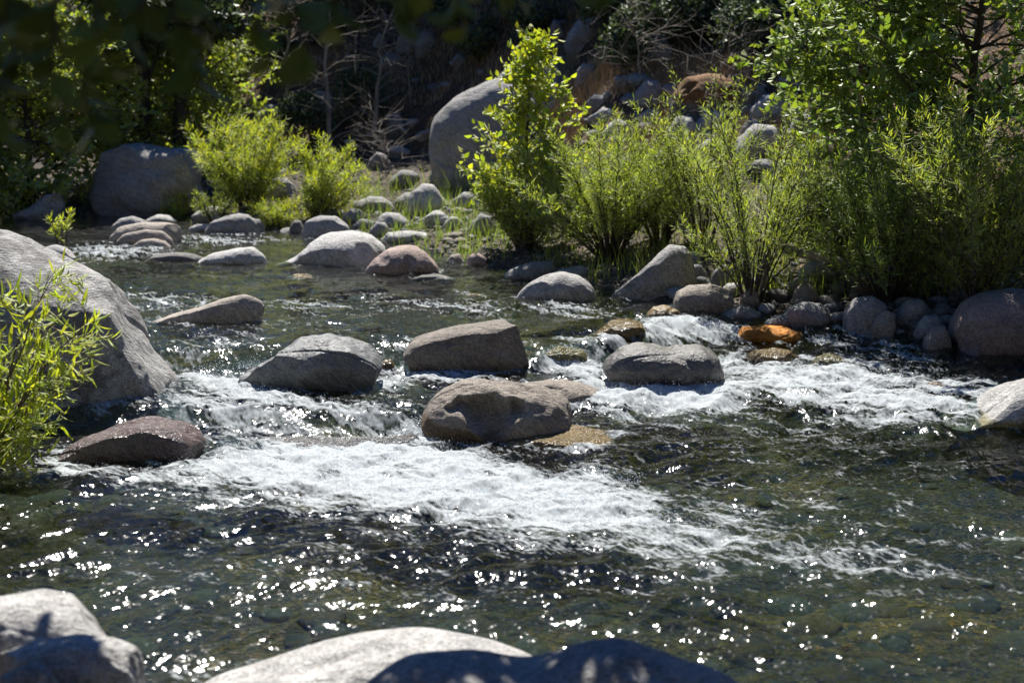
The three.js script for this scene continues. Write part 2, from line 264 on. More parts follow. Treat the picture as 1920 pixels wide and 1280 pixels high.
rock('river_rock', 'lowest dome of the layered pale rocks above the still pool', 'rock', [[244, 464], [262, 450], [285, 447], [305, 452], [317, 465]], 468, { c: 'warm', k: 1.05, dr: 0.4, seed: 30, rough: 0.4, cuts: 1 });
rock('river_rock', 'low grey stone peeping up behind the layered pale rocks', 'rock', [[208, 425], [225, 410], [245, 405], [268, 412], [275, 425]], 432, { c: 'grey', dr: 0.6, seed: 31, rough: 0.5 });
rock('river_rock', 'low dark flat rock beside the pale flat slab', 'rock', [[268, 493], [290, 477], [325, 473], [355, 475], [376, 482], [380, 492]], 496, { c: 'dark', k: 1.1, dr: 0.5, seed: 32, rough: 0.5 });
rock('river_rock', 'pale smooth flat slab of rock lying low in the water', 'rock', [[366, 496], [400, 475], [440, 466], [470, 463], [490, 475], [500, 494]], 501, { c: 'pale', k: 1.1, dr: 0.5, seed: 33, rough: 0.4, cuts: 2 });
rock('boulder', 'largest smooth white dome shaped boulder beside the pink rock', 'boulder', [[516, 502], [550, 474], [590, 447], [620, 436], [660, 432], [695, 441], [715, 460], [724, 488]], 505, { c: 'pale', k: 1.12, dr: 0.75, seed: 34, steep: 1.05, undercut: 0.15, rough: 0.45, cuts: 3 });
rock('river_rock', 'pinkish red domed rock beside the white boulder', 'rock', [[684, 515], [703, 484], [725, 467], [760, 460], [790, 468], [815, 485], [825, 508]], 519, { c: 'pink', dr: 0.7, seed: 35, rough: 0.5, cuts: 3, dents: [[718, 488, 12, 0.05]] });
rock('river_rock', 'thin dark slab awash in front of the pink rock', 'rock', [[766, 528], [790, 517], [820, 514], [855, 524]], 531, { c: 'dark', dr: 0.5, seed: 36, rough: 0.4 });
rock('river_rock', 'grey boulder behind the white boulder at the bushy bank', 'rock', [[562, 446], [575, 415], [600, 404], [630, 405], [648, 420], [655, 440]], 452, { c: 'grey', k: 1.1, dr: 0.7, seed: 37, rough: 0.6 });
rock('river_rock', 'shadowed rough boulder at the foot of the yellow green willow', 'rock', [[384, 438], [400, 412], [430, 402], [465, 400], [485, 412], [493, 436]], 444, { c: 'grey', k: 0.9, dr: 0.7, seed: 38, rough: 0.8 });
rock('river_rock', 'grey speckled loaf shaped rock standing at the far water edge', 'rock', [[968, 564], [990, 535], [1020, 518], [1050, 511], [1085, 518], [1107, 535], [1120, 562]], 573, { c: 'grey', k: 1.05, dr: 0.6, seed: 39, rough: 0.45, cuts: 2 });
rock('river_rock', 'dark wedge rock lying against the foot of the central willow', 'rock', [[944, 524], [962, 505], [1000, 490], [1035, 490], [1046, 510]], 530, { c: 'grey', k: 0.7, dr: 0.6, seed: 40, rough: 0.7 });
rock('river_rock', 'small grey rock just behind the loaf shaped rock', 'rock', [[1036, 520], [1050, 504], [1085, 498], [1112, 500], [1120, 522]], 530, { c: 'grey', k: 0.85, dr: 0.6, seed: 41, rough: 0.6 });
rock('boulder', 'angular slanting grey boulder under the central willow', 'boulder', [[1152, 556], [1190, 520], [1228, 482], [1258, 458], [1288, 462], [1306, 500], [1312, 540]], 566, { c: 'grey', dr: 0.6, seed: 42, p: 2.8, rough: 0.9, cuts: 7 });
rock('river_rock', 'smooth tan boulder with a dark foot at the edge of the white water', 'rock', [[1266, 582], [1275, 552], [1300, 536], [1335, 533], [1365, 546], [1380, 572]], 595, { c: 'warm', k: 0.85, dr: 0.7, seed: 43, rough: 0.6 });
rock('river_rock', 'yellowish flat stone at the lip beside the smooth tan boulder', 'rock', [[1214, 596], [1228, 578], [1252, 572], [1274, 582], [1280, 598]], 602, { c: 'ochre', k: 1.1, dr: 0.8, seed: 44, m: 'damp' });
rock('river_rock', 'rounded slate grey rock just behind the bright orange rock', 'rock', [[1476, 608], [1488, 578], [1515, 566], [1545, 570], [1562, 590], [1564, 610]], 620, { c: 'grey', k: 0.8, dr: 0.8, seed: 45, rough: 0.5 });
rock('river_rock', 'tall dark boulder among the cobbles at the shaded water edge', 'rock', [[1592, 622], [1596, 585], [1612, 560], [1645, 555], [1668, 570], [1676, 612]], 632, { c: 'grey', k: 0.9, dr: 0.8, seed: 46, rough: 0.5 });
rock('river_rock', 'egg shaped dark stone against the tall dark boulder', 'rock', [[1642, 624], [1652, 594], [1670, 582], [1688, 590], [1694, 624]], 638, { c: 'warm', k: 0.85, dr: 0.8, seed: 47, rough: 0.4 });
rock('river_rock', 'pale stone with a leafy sprig behind the huge pale boulder', 'rock', [[62, 482], [75, 464], [100, 459], [122, 464], [136, 484]], 496, { c: 'pale', dr: 0.7, seed: 48, rough: 0.4 });
rock('river_rock', 'pale low boulder lying in the shallows behind the pink rock', 'rock', [[712, 454], [730, 436], [765, 432], [800, 437], [812, 454]], 458, { c: 'pale', dr: 0.6, seed: 49, rough: 0.5 });
rock('river_rock', 'whitish stone of the small pair among the reeds', 'rock', [[872, 496], [880, 478], [895, 474], [908, 482], [914, 498]], 502, { c: 'pink', k: 1.15, dr: 0.8, seed: 50, rough: 0.5 });
rock('river_rock', 'tan dark footed stone of the small pair among the reeds', 'rock', [[836, 494], [846, 478], [860, 475], [872, 492]], 498, { c: 'warm', k: 0.9, dr: 0.8, seed: 51, rough: 0.5 });
rock('submerged_rock', 'ochre stone seen through the clear shallows beyond the long flat rock', 'rock', [[530, 521], [548, 514], [575, 514], [590, 521]], 525, { c: 'ochre', dr: 1, seed: 52, m: 'wet', by: 0.28 });
rock('submerged_rock', 'pale yellow stone seen through the shallows before the loaf shaped rock', 'rock', [[860, 556], [885, 549], [905, 549], [920, 557]], 562, { c: 'ochre', dr: 1, seed: 53, m: 'wet', by: 0.27 });

// the near bank
rock('boulder', 'blurred pale boulder with a rounded shoulder on the near bank', 'boulder', [[-160, 1190], [-90, 1135], [0, 1117], [60, 1128], [110, 1158], [165, 1202], [205, 1260], [235, 1360]], 1420, { bx: 100, c: 'pale', k: 1.05, dr: 0.7, seed: 60, rough: 0.6, p: 2.6, detail: 40 });
rock('boulder', 'blurred pale lower boulder with a shaded end leaning on the near pale one', 'boulder', [[-80, 1240], [0, 1208], [80, 1196], [140, 1200], [182, 1220], [208, 1262], [222, 1340]], 1450, { bx: 120, c: 'pale', dr: 0.5, seed: 61, rough: 0.6, p: 2.8, detail: 40 });
rock('boulder', 'broad pale sunlit boulder humped out of the near water edge', 'boulder', [[320, 1330], [450, 1276], [550, 1236], [640, 1210], [720, 1202], [800, 1212], [880, 1232], [950, 1258], [1020, 1310]], 1390, { bx: 680, c: 'pale', k: 0.95, dr: 0.5, seed: 62, rough: 0.35, cuts: 2, detail: 44 });
rock('boulder', 'dark shaded double humped boulder dappled with sun on the near bank', 'boulder', [[620, 1320], [720, 1262], [800, 1236], [890, 1234], [990, 1250], [1080, 1226], [1170, 1212], [1250, 1232], [1350, 1265], [1470, 1325]], 1500, { bx: 1040, c: 'grey', k: 0.95, dr: 0.35, seed: 63, rough: 0.5, detail: 44 });
rock('boulder', 'small rough stone in shade in front of the pale near boulders', 'boulder', [[-60, 1270], [0, 1243], [50, 1250], [100, 1290]], 1480, { bx: 20, c: 'grey', dr: 0.8, seed: 64, rough: 0.6 });

// the far bank and hillside
rock('boulder', 'great blocky dark boulder in tree shade beside the still pool', 'boulder', [[168, 380], [178, 330], [196, 285], [240, 268], [300, 275], [345, 285], [372, 310], [384, 370]], 411, { bx: 270, c: 'grey', dr: 0.7, seed: 70, p: 5, rough: 1.5, cuts: 8, m: 'coarse' });
rock('boulder', 'slanting grey wedge rock at the edge of the still pool', 'boulder', [[22, 412], [60, 388], [88, 364], [108, 362], [120, 400]], 413, { bx: 70, c: 'grey', dr: 0.6, seed: 71, cuts: 6 });
const bigAt = hit(890, 352, top);
rock('boulder', 'great curved grey boulder leaning on the bank behind the bright sapling', 'boulder', [[806, 300], [812, 250], [826, 215], [850, 190], [880, 172], [915, 152], [940, 146], [975, 160], [1010, 210], [1040, 330]], 352, { bx: 890, c: 'grey', k: 1.1, dr: 0.7, seed: 72, p: 3.2, rough: 0.7, cuts: 2, m: 'coarse', detail: 50, undercut: 0.4 });
rock('boulder', 'pale rounded boulder rising behind the great curved boulder', 'boulder', [[915, 190], [935, 140], [965, 121], [1005, 116], [1040, 124], [1062, 150], [1070, 200]], 240, { c: 'pale', dr: 0.7, seed: 73, rough: 0.6, at: V(0, bigAt.y + 0.2, bigAt.z - 1.5) });
rock('boulder', 'rusty moss capped boulder with pale lichen on the dry grass slope', 'boulder', [[1250, 220], [1258, 170], [1280, 145], [1320, 137], [1355, 142], [1380, 165], [1386, 215]], 246, { c: 'dark', dr: 0.8, seed: 74, rough: 0.8, stain: (x, y, z) => [sm(0.02, 0.2, y - 0.28 + 0.5 * fbm(x * 3, y * 3, z * 3, 3)), 0.22, 0.10, 0.025] });
const TONE = { pale: 'pale', grey: 'grey', cool: 'bluish grey', dark: 'dark', warm: 'tan', pink: 'pinkish' }, kindOf = (c, w) => TONE[c] + (w > 72 ? ' broad' : w > 48 ? ' mid-sized' : ' small');
const SLOPE = 'rock half buried in the stony slope behind the willows', SG = 'rocks on the slope behind the willows';
for (const [x0, x1, yt, yb, c, k] of [[1235, 1318, 215, 285, 'pale', 1.1], [1290, 1362, 205, 265, 'pale', 1], [1246, 1292, 204, 240, 'cool', 0.8], [1370, 1478, 232, 306, 'pale', 1.1], [1402, 1432, 158, 202, 'grey', 0.8], [1340, 1422, 192, 232, 'grey', 1], [1088, 1152, 176, 210, 'grey', 0.7], [1100, 1168, 200, 228, 'pale', 1], [1498, 1540, 150, 180, 'grey', 1], [1536, 1570, 38, 96, 'cool', 1], [1150, 1210, 174, 200, 'grey', 0.8], [1060, 1100, 215, 240, 'pale', 0.9], [1380, 1432, 222, 262, 'grey', 0.8], [1420, 1460, 205, 222, 'pale', 1], [1190, 1240, 205, 236, 'pale', 0.9], [1500, 1570, 262, 300, 'pale', 0.9], [1300, 1370, 260, 300, 'pale', 0.9], [1440, 1500, 300, 340, 'grey', 0.9], [1180, 1250, 148, 204, 'grey', 1], [1400, 1482, 176, 238, 'pale', 1], [1318, 1402, 166, 206, 'pale', 0.9], [1460, 1532, 212, 264, 'pale', 1], [1125, 1192, 222, 264, 'pale', 1]])
  rock('slope_rock', kindOf(c, x1 - x0) + ' ' + SLOPE, 'rock', [[x0, yb - 6], [lerp(x0, x1, 0.15), lerp(yb, yt, 0.6)], [lerp(x0, x1, 0.4), yt], [lerp(x0, x1, 0.7), yt + 3], [lerp(x0, x1, 0.9), lerp(yb, yt, 0.55)], [x1, yb - 6]], yb, { c, k, dr: 0.8, cuts: 6, rough: 0.9, group: SG });
const SHADE = 'boulder on the shaded hillside under the dark trees', HG = 'boulders on the shaded hillside';
for (const [x0, x1, yt, yb, c, k] of [[704, 730, 62, 90, 'pale', 1], [745, 790, 55, 98, 'pale', 0.9], [780, 830, 58, 96, 'grey', 1], [1020, 1060, 36, 82, 'grey', 0.8], [1055, 1130, 30, 96, 'grey', 0.9], [1075, 1125, 118, 158, 'grey', 1], [725, 765, 210, 250, 'grey', 0.8], [690, 740, 285, 320, 'grey', 0.8], [710, 760, 98, 128, 'cool', 0.8], [850, 880, 100, 122, 'cool', 0.8], [480, 548, 195, 232, 'pale', 0.8], [535, 590, 185, 215, 'pale', 0.9], [580, 640, 170, 215, 'grey', 0.9], [1000, 1030, 75, 100, 'grey', 0.7], [1190, 1260, 60, 130, 'grey', 0.9], [1440, 1500, 60, 110, 'grey', 0.9]])
  rock('hillside_boulder', kindOf(c, x1 - x0) + ' ' + SHADE, 'boulder', [[x0, yb - 5], [lerp(x0, x1, 0.15), lerp(yb, yt, 0.6)], [lerp(x0, x1, 0.4), yt], [lerp(x0, x1, 0.7), yt + 4], [lerp(x0, x1, 0.9), lerp(yb, yt, 0.5)], [x1, yb - 5]], yb, { c, k, dr: 0.8, cuts: 6, rough: 1, group: HG });
const BANK = 'rounded rock among the grass on the far gravel bank', BG = 'rocks on the far gravel bank';
for (const [x0, x1, yt, yb, c, k] of [[488, 555, 332, 374, 'pale', 0.9], [758, 842, 344, 400, 'pale', 1], [738, 800, 360, 392, 'grey', 1], [805, 836, 312, 342, 'pale', 1.1], [848, 905, 360, 392, 'grey', 1], [660, 740, 368, 398, 'grey', 0.9], [700, 770, 398, 430, 'pale', 0.9], [640, 690, 390, 420, 'grey', 0.6], [360, 440, 386, 412, 'pale', 1], [270, 330, 402, 420, 'pale', 1], [540, 572, 412, 440, 'dark', 1], [598, 650, 388, 408, 'grey', 0.8], [690, 730, 415, 445, 'pale', 0.8], [790, 850, 395, 425, 'pale', 1], [350, 400, 420, 436, 'pale', 0.9], [660, 700, 410, 432, 'cool', 0.7], [830, 870, 405, 430, 'pale', 0.9], [880, 930, 400, 440, 'pale', 0.8], [730, 790, 318, 350, 'grey', 0.8], [500, 540, 395, 420, 'grey', 0.9]])
  rock('bank_rock', kindOf(c, x1 - x0) + ' ' + BANK, 'rock', [[x0, yb - 4], [lerp(x0, x1, 0.12), lerp(yb, yt, 0.6)], [lerp(x0, x1, 0.4), yt], [lerp(x0, x1, 0.7), yt + 2], [lerp(x0, x1, 0.9), lerp(yb, yt, 0.55)], [x1, yb - 4]], yb, { c, k, dr: 0.8, cuts: 3, rough: 0.7, group: BG });
const RB = 'rounded boulder among the cobbles under the willow stems', RG = 'boulders among the cobbles under the willows';
for (const [x0, x1, yt, yb, c, k] of [[1490, 1542, 532, 572, 'warm', 0.8], [1500, 1570, 488, 528, 'pale', 0.9], [1480, 1540, 518, 550, 'grey', 1], [1390, 1430, 540, 580, 'warm', 0.85], [1335, 1380, 496, 540, 'grey', 0.8], [1290, 1330, 495, 530, 'grey', 0.9], [1350, 1400, 530, 556, 'pale', 0.8], [1608, 1660, 515, 555, 'pink', 0.8], [1690, 1760, 560, 610, 'grey', 0.85], [1725, 1790, 590, 640, 'grey', 0.85], [1745, 1800, 610, 664, 'warm', 0.85], [1600, 1680, 440, 480, 'pale', 0.9], [1560, 1620, 470, 500, 'pale', 0.9], [1690, 1740, 470, 500, 'pale', 0.8], [1440, 1500, 590, 616, 'grey', 0.85], [1350, 1440, 572, 604, 'grey', 0.85], [1410, 1470, 510, 545, 'pale', 0.8], [1280, 1320, 470, 500, 'grey', 0.9], [1560, 1600, 430, 460, 'pale', 0.8]])
  rock('shore_boulder', kindOf(c, x1 - x0) + ' ' + RB, 'boulder', [[x0, yb - 6], [lerp(x0, x1, 0.1), lerp(yb, yt, 0.6)], [lerp(x0, x1, 0.35), yt + 1], [lerp(x0, x1, 0.65), yt], [lerp(x0, x1, 0.9), lerp(yb, yt, 0.6)], [x1, yb - 6]], yb, { c, k, dr: 0.8, cuts: 2, rough: 0.5, group: RG });

// cobbles: the ones that can be told apart on the shore, from a few shapes
{
  const r = rng(41), shapes = [];
  for (let k = 0; k < 10; k++) { const c = Object.values([STONE.pale, STONE.grey, STONE.warm, STONE.grey, STONE.pink, STONE.cool, STONE.warm, STONE.pale, STONE.grey, STONE.dark])[k]; shapes.push(shapeRock({ w: 1, hp: a => 0.36 * Math.sqrt(Math.max(0.05, 1 - a * a)), hd: 0.42, hmax: 0.36, sink: 0.3, seed: 200 + k, detail: 7, rough: 0.8, cuts: 2, color: c })); }
  const lay = (x0, x1, y0, y1, n, s0, s1, name, label, group) => {
    for (let k = 0; k < n; k++) {
      const px = lerp(x0, x1, r()), py = lerp(y0, y1, r()), p = hit(px, py, top);
      if (sFar(p.x, p.z) < 0.02) { k -= 0.5; if (r() < 0.02) break; continue; }
      const kind = Math.floor(r() * 10), m = put(new THREE.Mesh(shapes[kind], M.granite), name), s = lerp(s0, s1, r() * r());
      m.position.set(p.x, G(p.x, p.z) + 0.02 * s, p.z); m.rotation.set((r() - 0.5) * 0.4, r() * 6.283, (r() - 0.5) * 0.4); m.scale.setScalar(s);
      tag(m, ['pale', 'grey', 'tan', 'grey', 'pinkish', 'bluish grey', 'tan', 'pale', 'grey', 'dark'][kind] + ' ' + label, 'cobble', group);
    }
  };
  lay(1200, 1900, 470, 660, 190, 0.09, 0.28, 'cobble', 'river-worn cobble on the shore under the willow stems', 'cobbles under the willows');
  lay(620, 930, 380, 470, 60, 0.10, 0.28, 'bank_cobble', 'cobble in the grass of the far gravel bank', 'cobbles on the gravel bank');
  lay(260, 640, 385, 440, 36, 0.10, 0.28, 'pool_cobble', 'cobble at the foot of the yellow green willows', 'cobbles below the yellow green willows');
  lay(1060, 1520, 150, 330, 60, 0.14, 0.45, 'slope_cobble', 'weathered stone strewn over the dry grass slope', 'stones on the dry slope');
  lay(640, 1060, 20, 300, 50, 0.14, 0.5, 'hill_stone', 'rough stone lying on the shaded hillside', 'stones on the shaded hillside');
  // gravel too fine to count
  const im = new THREE.InstancedMesh(shapes[1], M.granite, 9000), m4 = new THREE.Matrix4(), q = new THREE.Quaternion(), e = new THREE.Euler(); let n = 0;
  for (let k = 0; k < 40000 && n < 9000; k++) {
    const x = lerp(-9, 7, r()), z = -lerp(9, 24, r()), s = sFar(x, z); if (s < -0.3 || s > 5.5 || r() > Math.exp(-Math.max(0, s) * 0.4)) continue;
    const c = 0.03 + 0.07 * r() * r(); e.set(r() * 0.5, r() * 6.28, r() * 0.5);
    im.setMatrixAt(n, m4.compose(V(x, G(x, z) + 0.005, z), q.setFromEuler(e), V(c, c, c))); const k3 = 0.4 + 0.6 * r(), k4 = r(); im.setColorAt(n++, lin(k3 * (1 + 0.1 * k4), k3, k3 * (0.95 - 0.15 * k4)));
  }
  im.count = n; tag(put(im, 'gravel'), 'grey river gravel along the far shore', 'gravel', null, 'stuff');
  // stones on the river bed, seen dimly through the water
  const im2 = new THREE.InstancedMesh(shapes[3], M.granite, 1100); n = 0;
  for (let k = 0; k < 20000 && n < 1100; k++) {
    const d = lerp(4.4, 20, Math.pow(r(), 1.3)), x = (r() - 0.5) * (0.85 * d + 1), z = -d; if (sFar(x, z) > 0 || pw(NEAR_SHORE, x) + z > 0) continue;
    const c = 0.10 + 0.35 * r() * r() * r(); e.set(r() * 0.4, r() * 6.28, r() * 0.4); const k2 = 0.16 + 0.34 * r();
    im2.setMatrixAt(n, m4.compose(V(x, G(x, z) - 0.02, z), q.setFromEuler(e), V(c, c * 0.8, c))); im2.setColorAt(n++, r() < 0.25 ? lin(k2 * 1.1, k2 * 0.8, k2 * 0.3) : lin(k2 * 0.8, k2 * 0.85, k2 * 0.45));
  }
  im2.count = n; tag(put(im2, 'river_bed_stones'), 'olive algae covered stones on the river bed under the water', 'stones', null, 'stuff');
}

// ------------------------------------------------------------------ where the water breaks white: outlines on the water, in metres
const poly = pts => pts.map(([x, y]) => { const p = hit(x, y, W); return [p.x, -p.z]; });
const FOAM = [ // outline read off the photograph and laid on the water, strength, feather in metres
  [[[330, 880], [420, 852], [560, 842], [700, 828], [790, 806], [840, 838], [930, 880], [1030, 905], [1110, 882], [1130, 925], [1230, 955], [1290, 990], [1130, 1015], [960, 1000], [800, 985], [640, 965], [500, 940], [380, 915]], 1.0, 0.34],
  [[[1000, 930], [1180, 950], [1380, 975], [1500, 1030], [1660, 1070], [1600, 1090], [1400, 1070], [1200, 1050], [1000, 1035], [850, 1000]], 0.62, 0.48],
  [[[335, 715], [430, 720], [540, 738], [640, 760], [740, 770], [770, 815], [640, 830], [520, 822], [400, 822], [345, 790]], 0.72, 0.27],
  [[[335, 718], [400, 715], [520, 745], [600, 775], [500, 790], [380, 770]], 0.85, 0.20],
  [[[20, 890], [120, 882], [250, 890], [380, 868], [420, 890], [300, 915], [120, 915], [30, 905]], 0.62, 0.17],
  [[[1012, 708], [1085, 678], [1130, 655], [1145, 690], [1150, 720], [1250, 730], [1400, 722], [1430, 745], [1330, 775], [1180, 785], [1090, 765], [1040, 715]], 1.0, 0.22],
  [[[690, 712], [800, 700], [960, 700], [1040, 712], [930, 716], [800, 726], [700, 735]], 0.62, 0.17],
  [[[1210, 612], [1290, 602], [1390, 612], [1400, 640], [1330, 650], [1240, 640], [1140, 648], [1120, 640]], 0.85, 0.17],
  [[[1370, 660], [1420, 690], [1520, 695], [1610, 690], [1700, 712], [1800, 720], [1880, 735], [1840, 770], [1740, 795], [1600, 790], [1480, 770], [1400, 735], [1340, 700]], 0.78, 0.37],
  [[[1520, 640], [1600, 630], [1720, 655], [1790, 690], [1700, 700], [1600, 665]], 0.55, 0.27],
  [[[1560, 740], [1700, 740], [1860, 750], [1800, 785], [1650, 795]], 0.9, 0.26],
  [[[1100, 775], [1300, 780], [1500, 795], [1650, 830], [1450, 815], [1250, 800], [1150, 800]], 0.42, 0.34],
  [[[135, 468], [215, 458], [330, 470], [300, 485], [200, 492], [150, 482]], 0.55, 0.51],
  [[[330, 446], [480, 448], [560, 452], [440, 462], [340, 458]], 0.48, 0.51],
  [[[215, 556], [300, 560], [390, 566], [520, 575], [640, 578], [700, 590], [560, 592], [420, 580], [290, 585], [225, 570]], 0.40, 0.37],
  [[[700, 560], [830, 578], [960, 575], [985, 588], [870, 596], [760, 586]], 0.50, 0.37],
  [[[960, 575], [1080, 570], [1190, 590], [1180, 606], [1060, 598]], 0.40, 0.34],
  [[[330, 650], [420, 610], [560, 620], [640, 612], [500, 632], [400, 690], [335, 700]], 0.34, 0.34],
  [[[380, 1055], [1100, 1075], [1800, 1095], [1900, 1010], [1700, 900], [1500, 850], [1250, 850], [1150, 880], [1500, 960], [1750, 1060]], 0.10, 0.85],
].map(([p, k, f]) => ({ p: poly(p), k, f: f * 1.25 }));
const FX0 = -10, FD0 = 3.5, FS = 0.04, FNX = 500, FND = 520, foamGrid = new Float32Array(FNX * FND);
function sdPoly(p, x, y) {
  let d = 1e9, inside = false;
  for (let i = 0, j = p.length - 1; i < p.length; j = i++) {
    const [ax, ay] = p[i], [bx, by] = p[j], ex = bx - ax, ey = by - ay, t = clamp(((x - ax) * ex + (y - ay) * ey) / (ex * ex + ey * ey));
    d = Math.min(d, (ax + ex * t - x) ** 2 + (ay + ey * t - y) ** 2);
    if ((ay > y) !== (by > y) && x < (bx - ax) * (y - ay) / (by - ay) + ax) inside = !inside;
  }
  return (inside ? -1 : 1) * Math.sqrt(d);
}
for (let j = 0; j < FND; j++) for (let i = 0; i < FNX; i++) {
  const x = FX0 + i * FS, d = FD0 + j * FS, wx = x + 0.16 * N(x * 1.6, d * 1.6, 3.3) + 0.05 * N(x * 6, d * 6, 1), wd = d + 0.16 * N(x * 1.6, d * 1.6, 8.1) + 0.05 * N(x * 6, d * 6, 5);
  let m = 0;
  for (const f of FOAM) m = Math.max(m, f.k * sm(f.f, -f.f, sdPoly(f.p, wx, wd)));
  for (const [rx, rz, hw, hd] of collars) {           // water breaking against a rock
    const ex = (wx - rx) / hw, ez = (-wd - rz) / hd; if (Math.abs(ex) > 2 || Math.abs(ez) > 2) continue;
    const e = Math.hypot(ex, ez), gap = Math.abs(e - 1.02) * Math.min(hw, hd), fast = sm(7, 8.5, d) * sm(13, 11, d);
    m = Math.max(m, (0.22 + 0.40 * fast) * sm(0.12 + 0.06 * fast, 0, gap) * clamp(0.6 + 0.9 * N(x * 2.3, d * 2.3, 12.5)));
  }
  foamGrid[j * FNX + i] = m;
}
function foamAt(x, z) {
  const u = (x - FX0) / FS, v = (-z - FD0) / FS, i = Math.floor(u), j = Math.floor(v);
  if (i < 0 || j < 0 || i > FNX - 2 || j > FND - 2) return 0;
  const a = u - i, b = v - j, q = j * FNX + i;
  return lerp(lerp(foamGrid[q], foamGrid[q + 1], a), lerp(foamGrid[q + FNX], foamGrid[q + FNX + 1], a), b);
}
const ridge = v => 1 - Math.abs(v) * 2;
function wave(x, z, m) {                             // surface about its mean level: chop everywhere, heaving where it breaks
  const d = -z, u = 0.82 * x + 0.57 * d, v = -0.57 * x + 0.82 * d;     // u runs with the current
  const calm = 1 - 0.75 * sm(17, 21, d) * sm(-2, -5, x);
  let h = 0.030 * N(u * 1.0, v * 1.7, 0.5) + 0.030 * ridge(N(u * 1.9 + 0.4 * N(u, v, 3), v * 3.4, 4.2)) + 0.012 * ridge(N(u * 4.4, v * 7.5, 2.2)) + 0.0045 * ridge(N(u * 12, v * 20, 6.2));
  const chop = (0.06 + 0.94 * sm(-1.2, 1.4, x)) * sm(4.3, 5.6, d) * sm(10, 9, d) + 0.75 * sm(9, 10, d) * sm(19, 16, d);   // broken water below and above the fall
  h += chop * (0.0055 * ridge(N(u * 11, v * 17, 7.2)) + 0.0045 * ridge(N(u * 22, v * 33, 9.2)));
  h *= calm;
  if (m > 0.01) h += m * (0.06 * fbm(x * 2.2, d * 2.2, 7.7, 2) + 0.026 * ridge(N(x * 4, d * 4.5, 1.1)) + 0.005 * ridge(N(x * 12, d * 13, 3.1)));
  return h;
}
function fan(cols, rowStep, cb) {                    // cells grow with distance so that far water is not over-built
  const rows = []; for (let d = 3.4; d < 27;) { rows.push(d); d += d * d / 3300 * rowStep; }
  return cb(rows, cols);
}
fan(860, 1.15, (rows, nc) => {
  const nr = rows.length, pos = new Float32Array(nr * nc * 3), uv = new Float32Array(nr * nc * 2), idx = new Uint32Array((nr - 1) * (nc - 1) * 6);
  for (let j = 0; j < nr; j++) for (let i = 0; i < nc; i++) {
    const d = rows[j], x = (i / (nc - 1) - 0.5) * 2 * (0.44 * d + 0.9), z = -d, q = j * nc + i;
    pos[q * 3] = x; pos[q * 3 + 1] = W(x, z) + wave(x, z, foamAt(x, z)); pos[q * 3 + 2] = z;
    uv[q * 2] = 0.82 * x + 0.57 * d; uv[q * 2 + 1] = (-0.57 * x + 0.82 * d) * 1.4;
  }
  let k = 0;
  for (let j = 0; j < nr - 1; j++) for (let i = 0; i < nc - 1; i++) { const a = j * nc + i; idx[k++] = a; idx[k++] = a + 1; idx[k++] = a + nc; idx[k++] = a + 1; idx[k++] = a + nc + 1; idx[k++] = a + nc; }
  const g = new THREE.BufferGeometry();
  g.setAttribute('position', new THREE.BufferAttribute(pos, 3)); g.setAttribute('uv', new THREE.BufferAttribute(uv, 2)); g.setIndex(new THREE.BufferAttribute(idx, 1)); g.computeVertexNormals();
  tag(put(new THREE.Mesh(g, M.water), 'river_water'), 'clear dark green river water rippling between the boulders', 'water', null, 'structure');
});
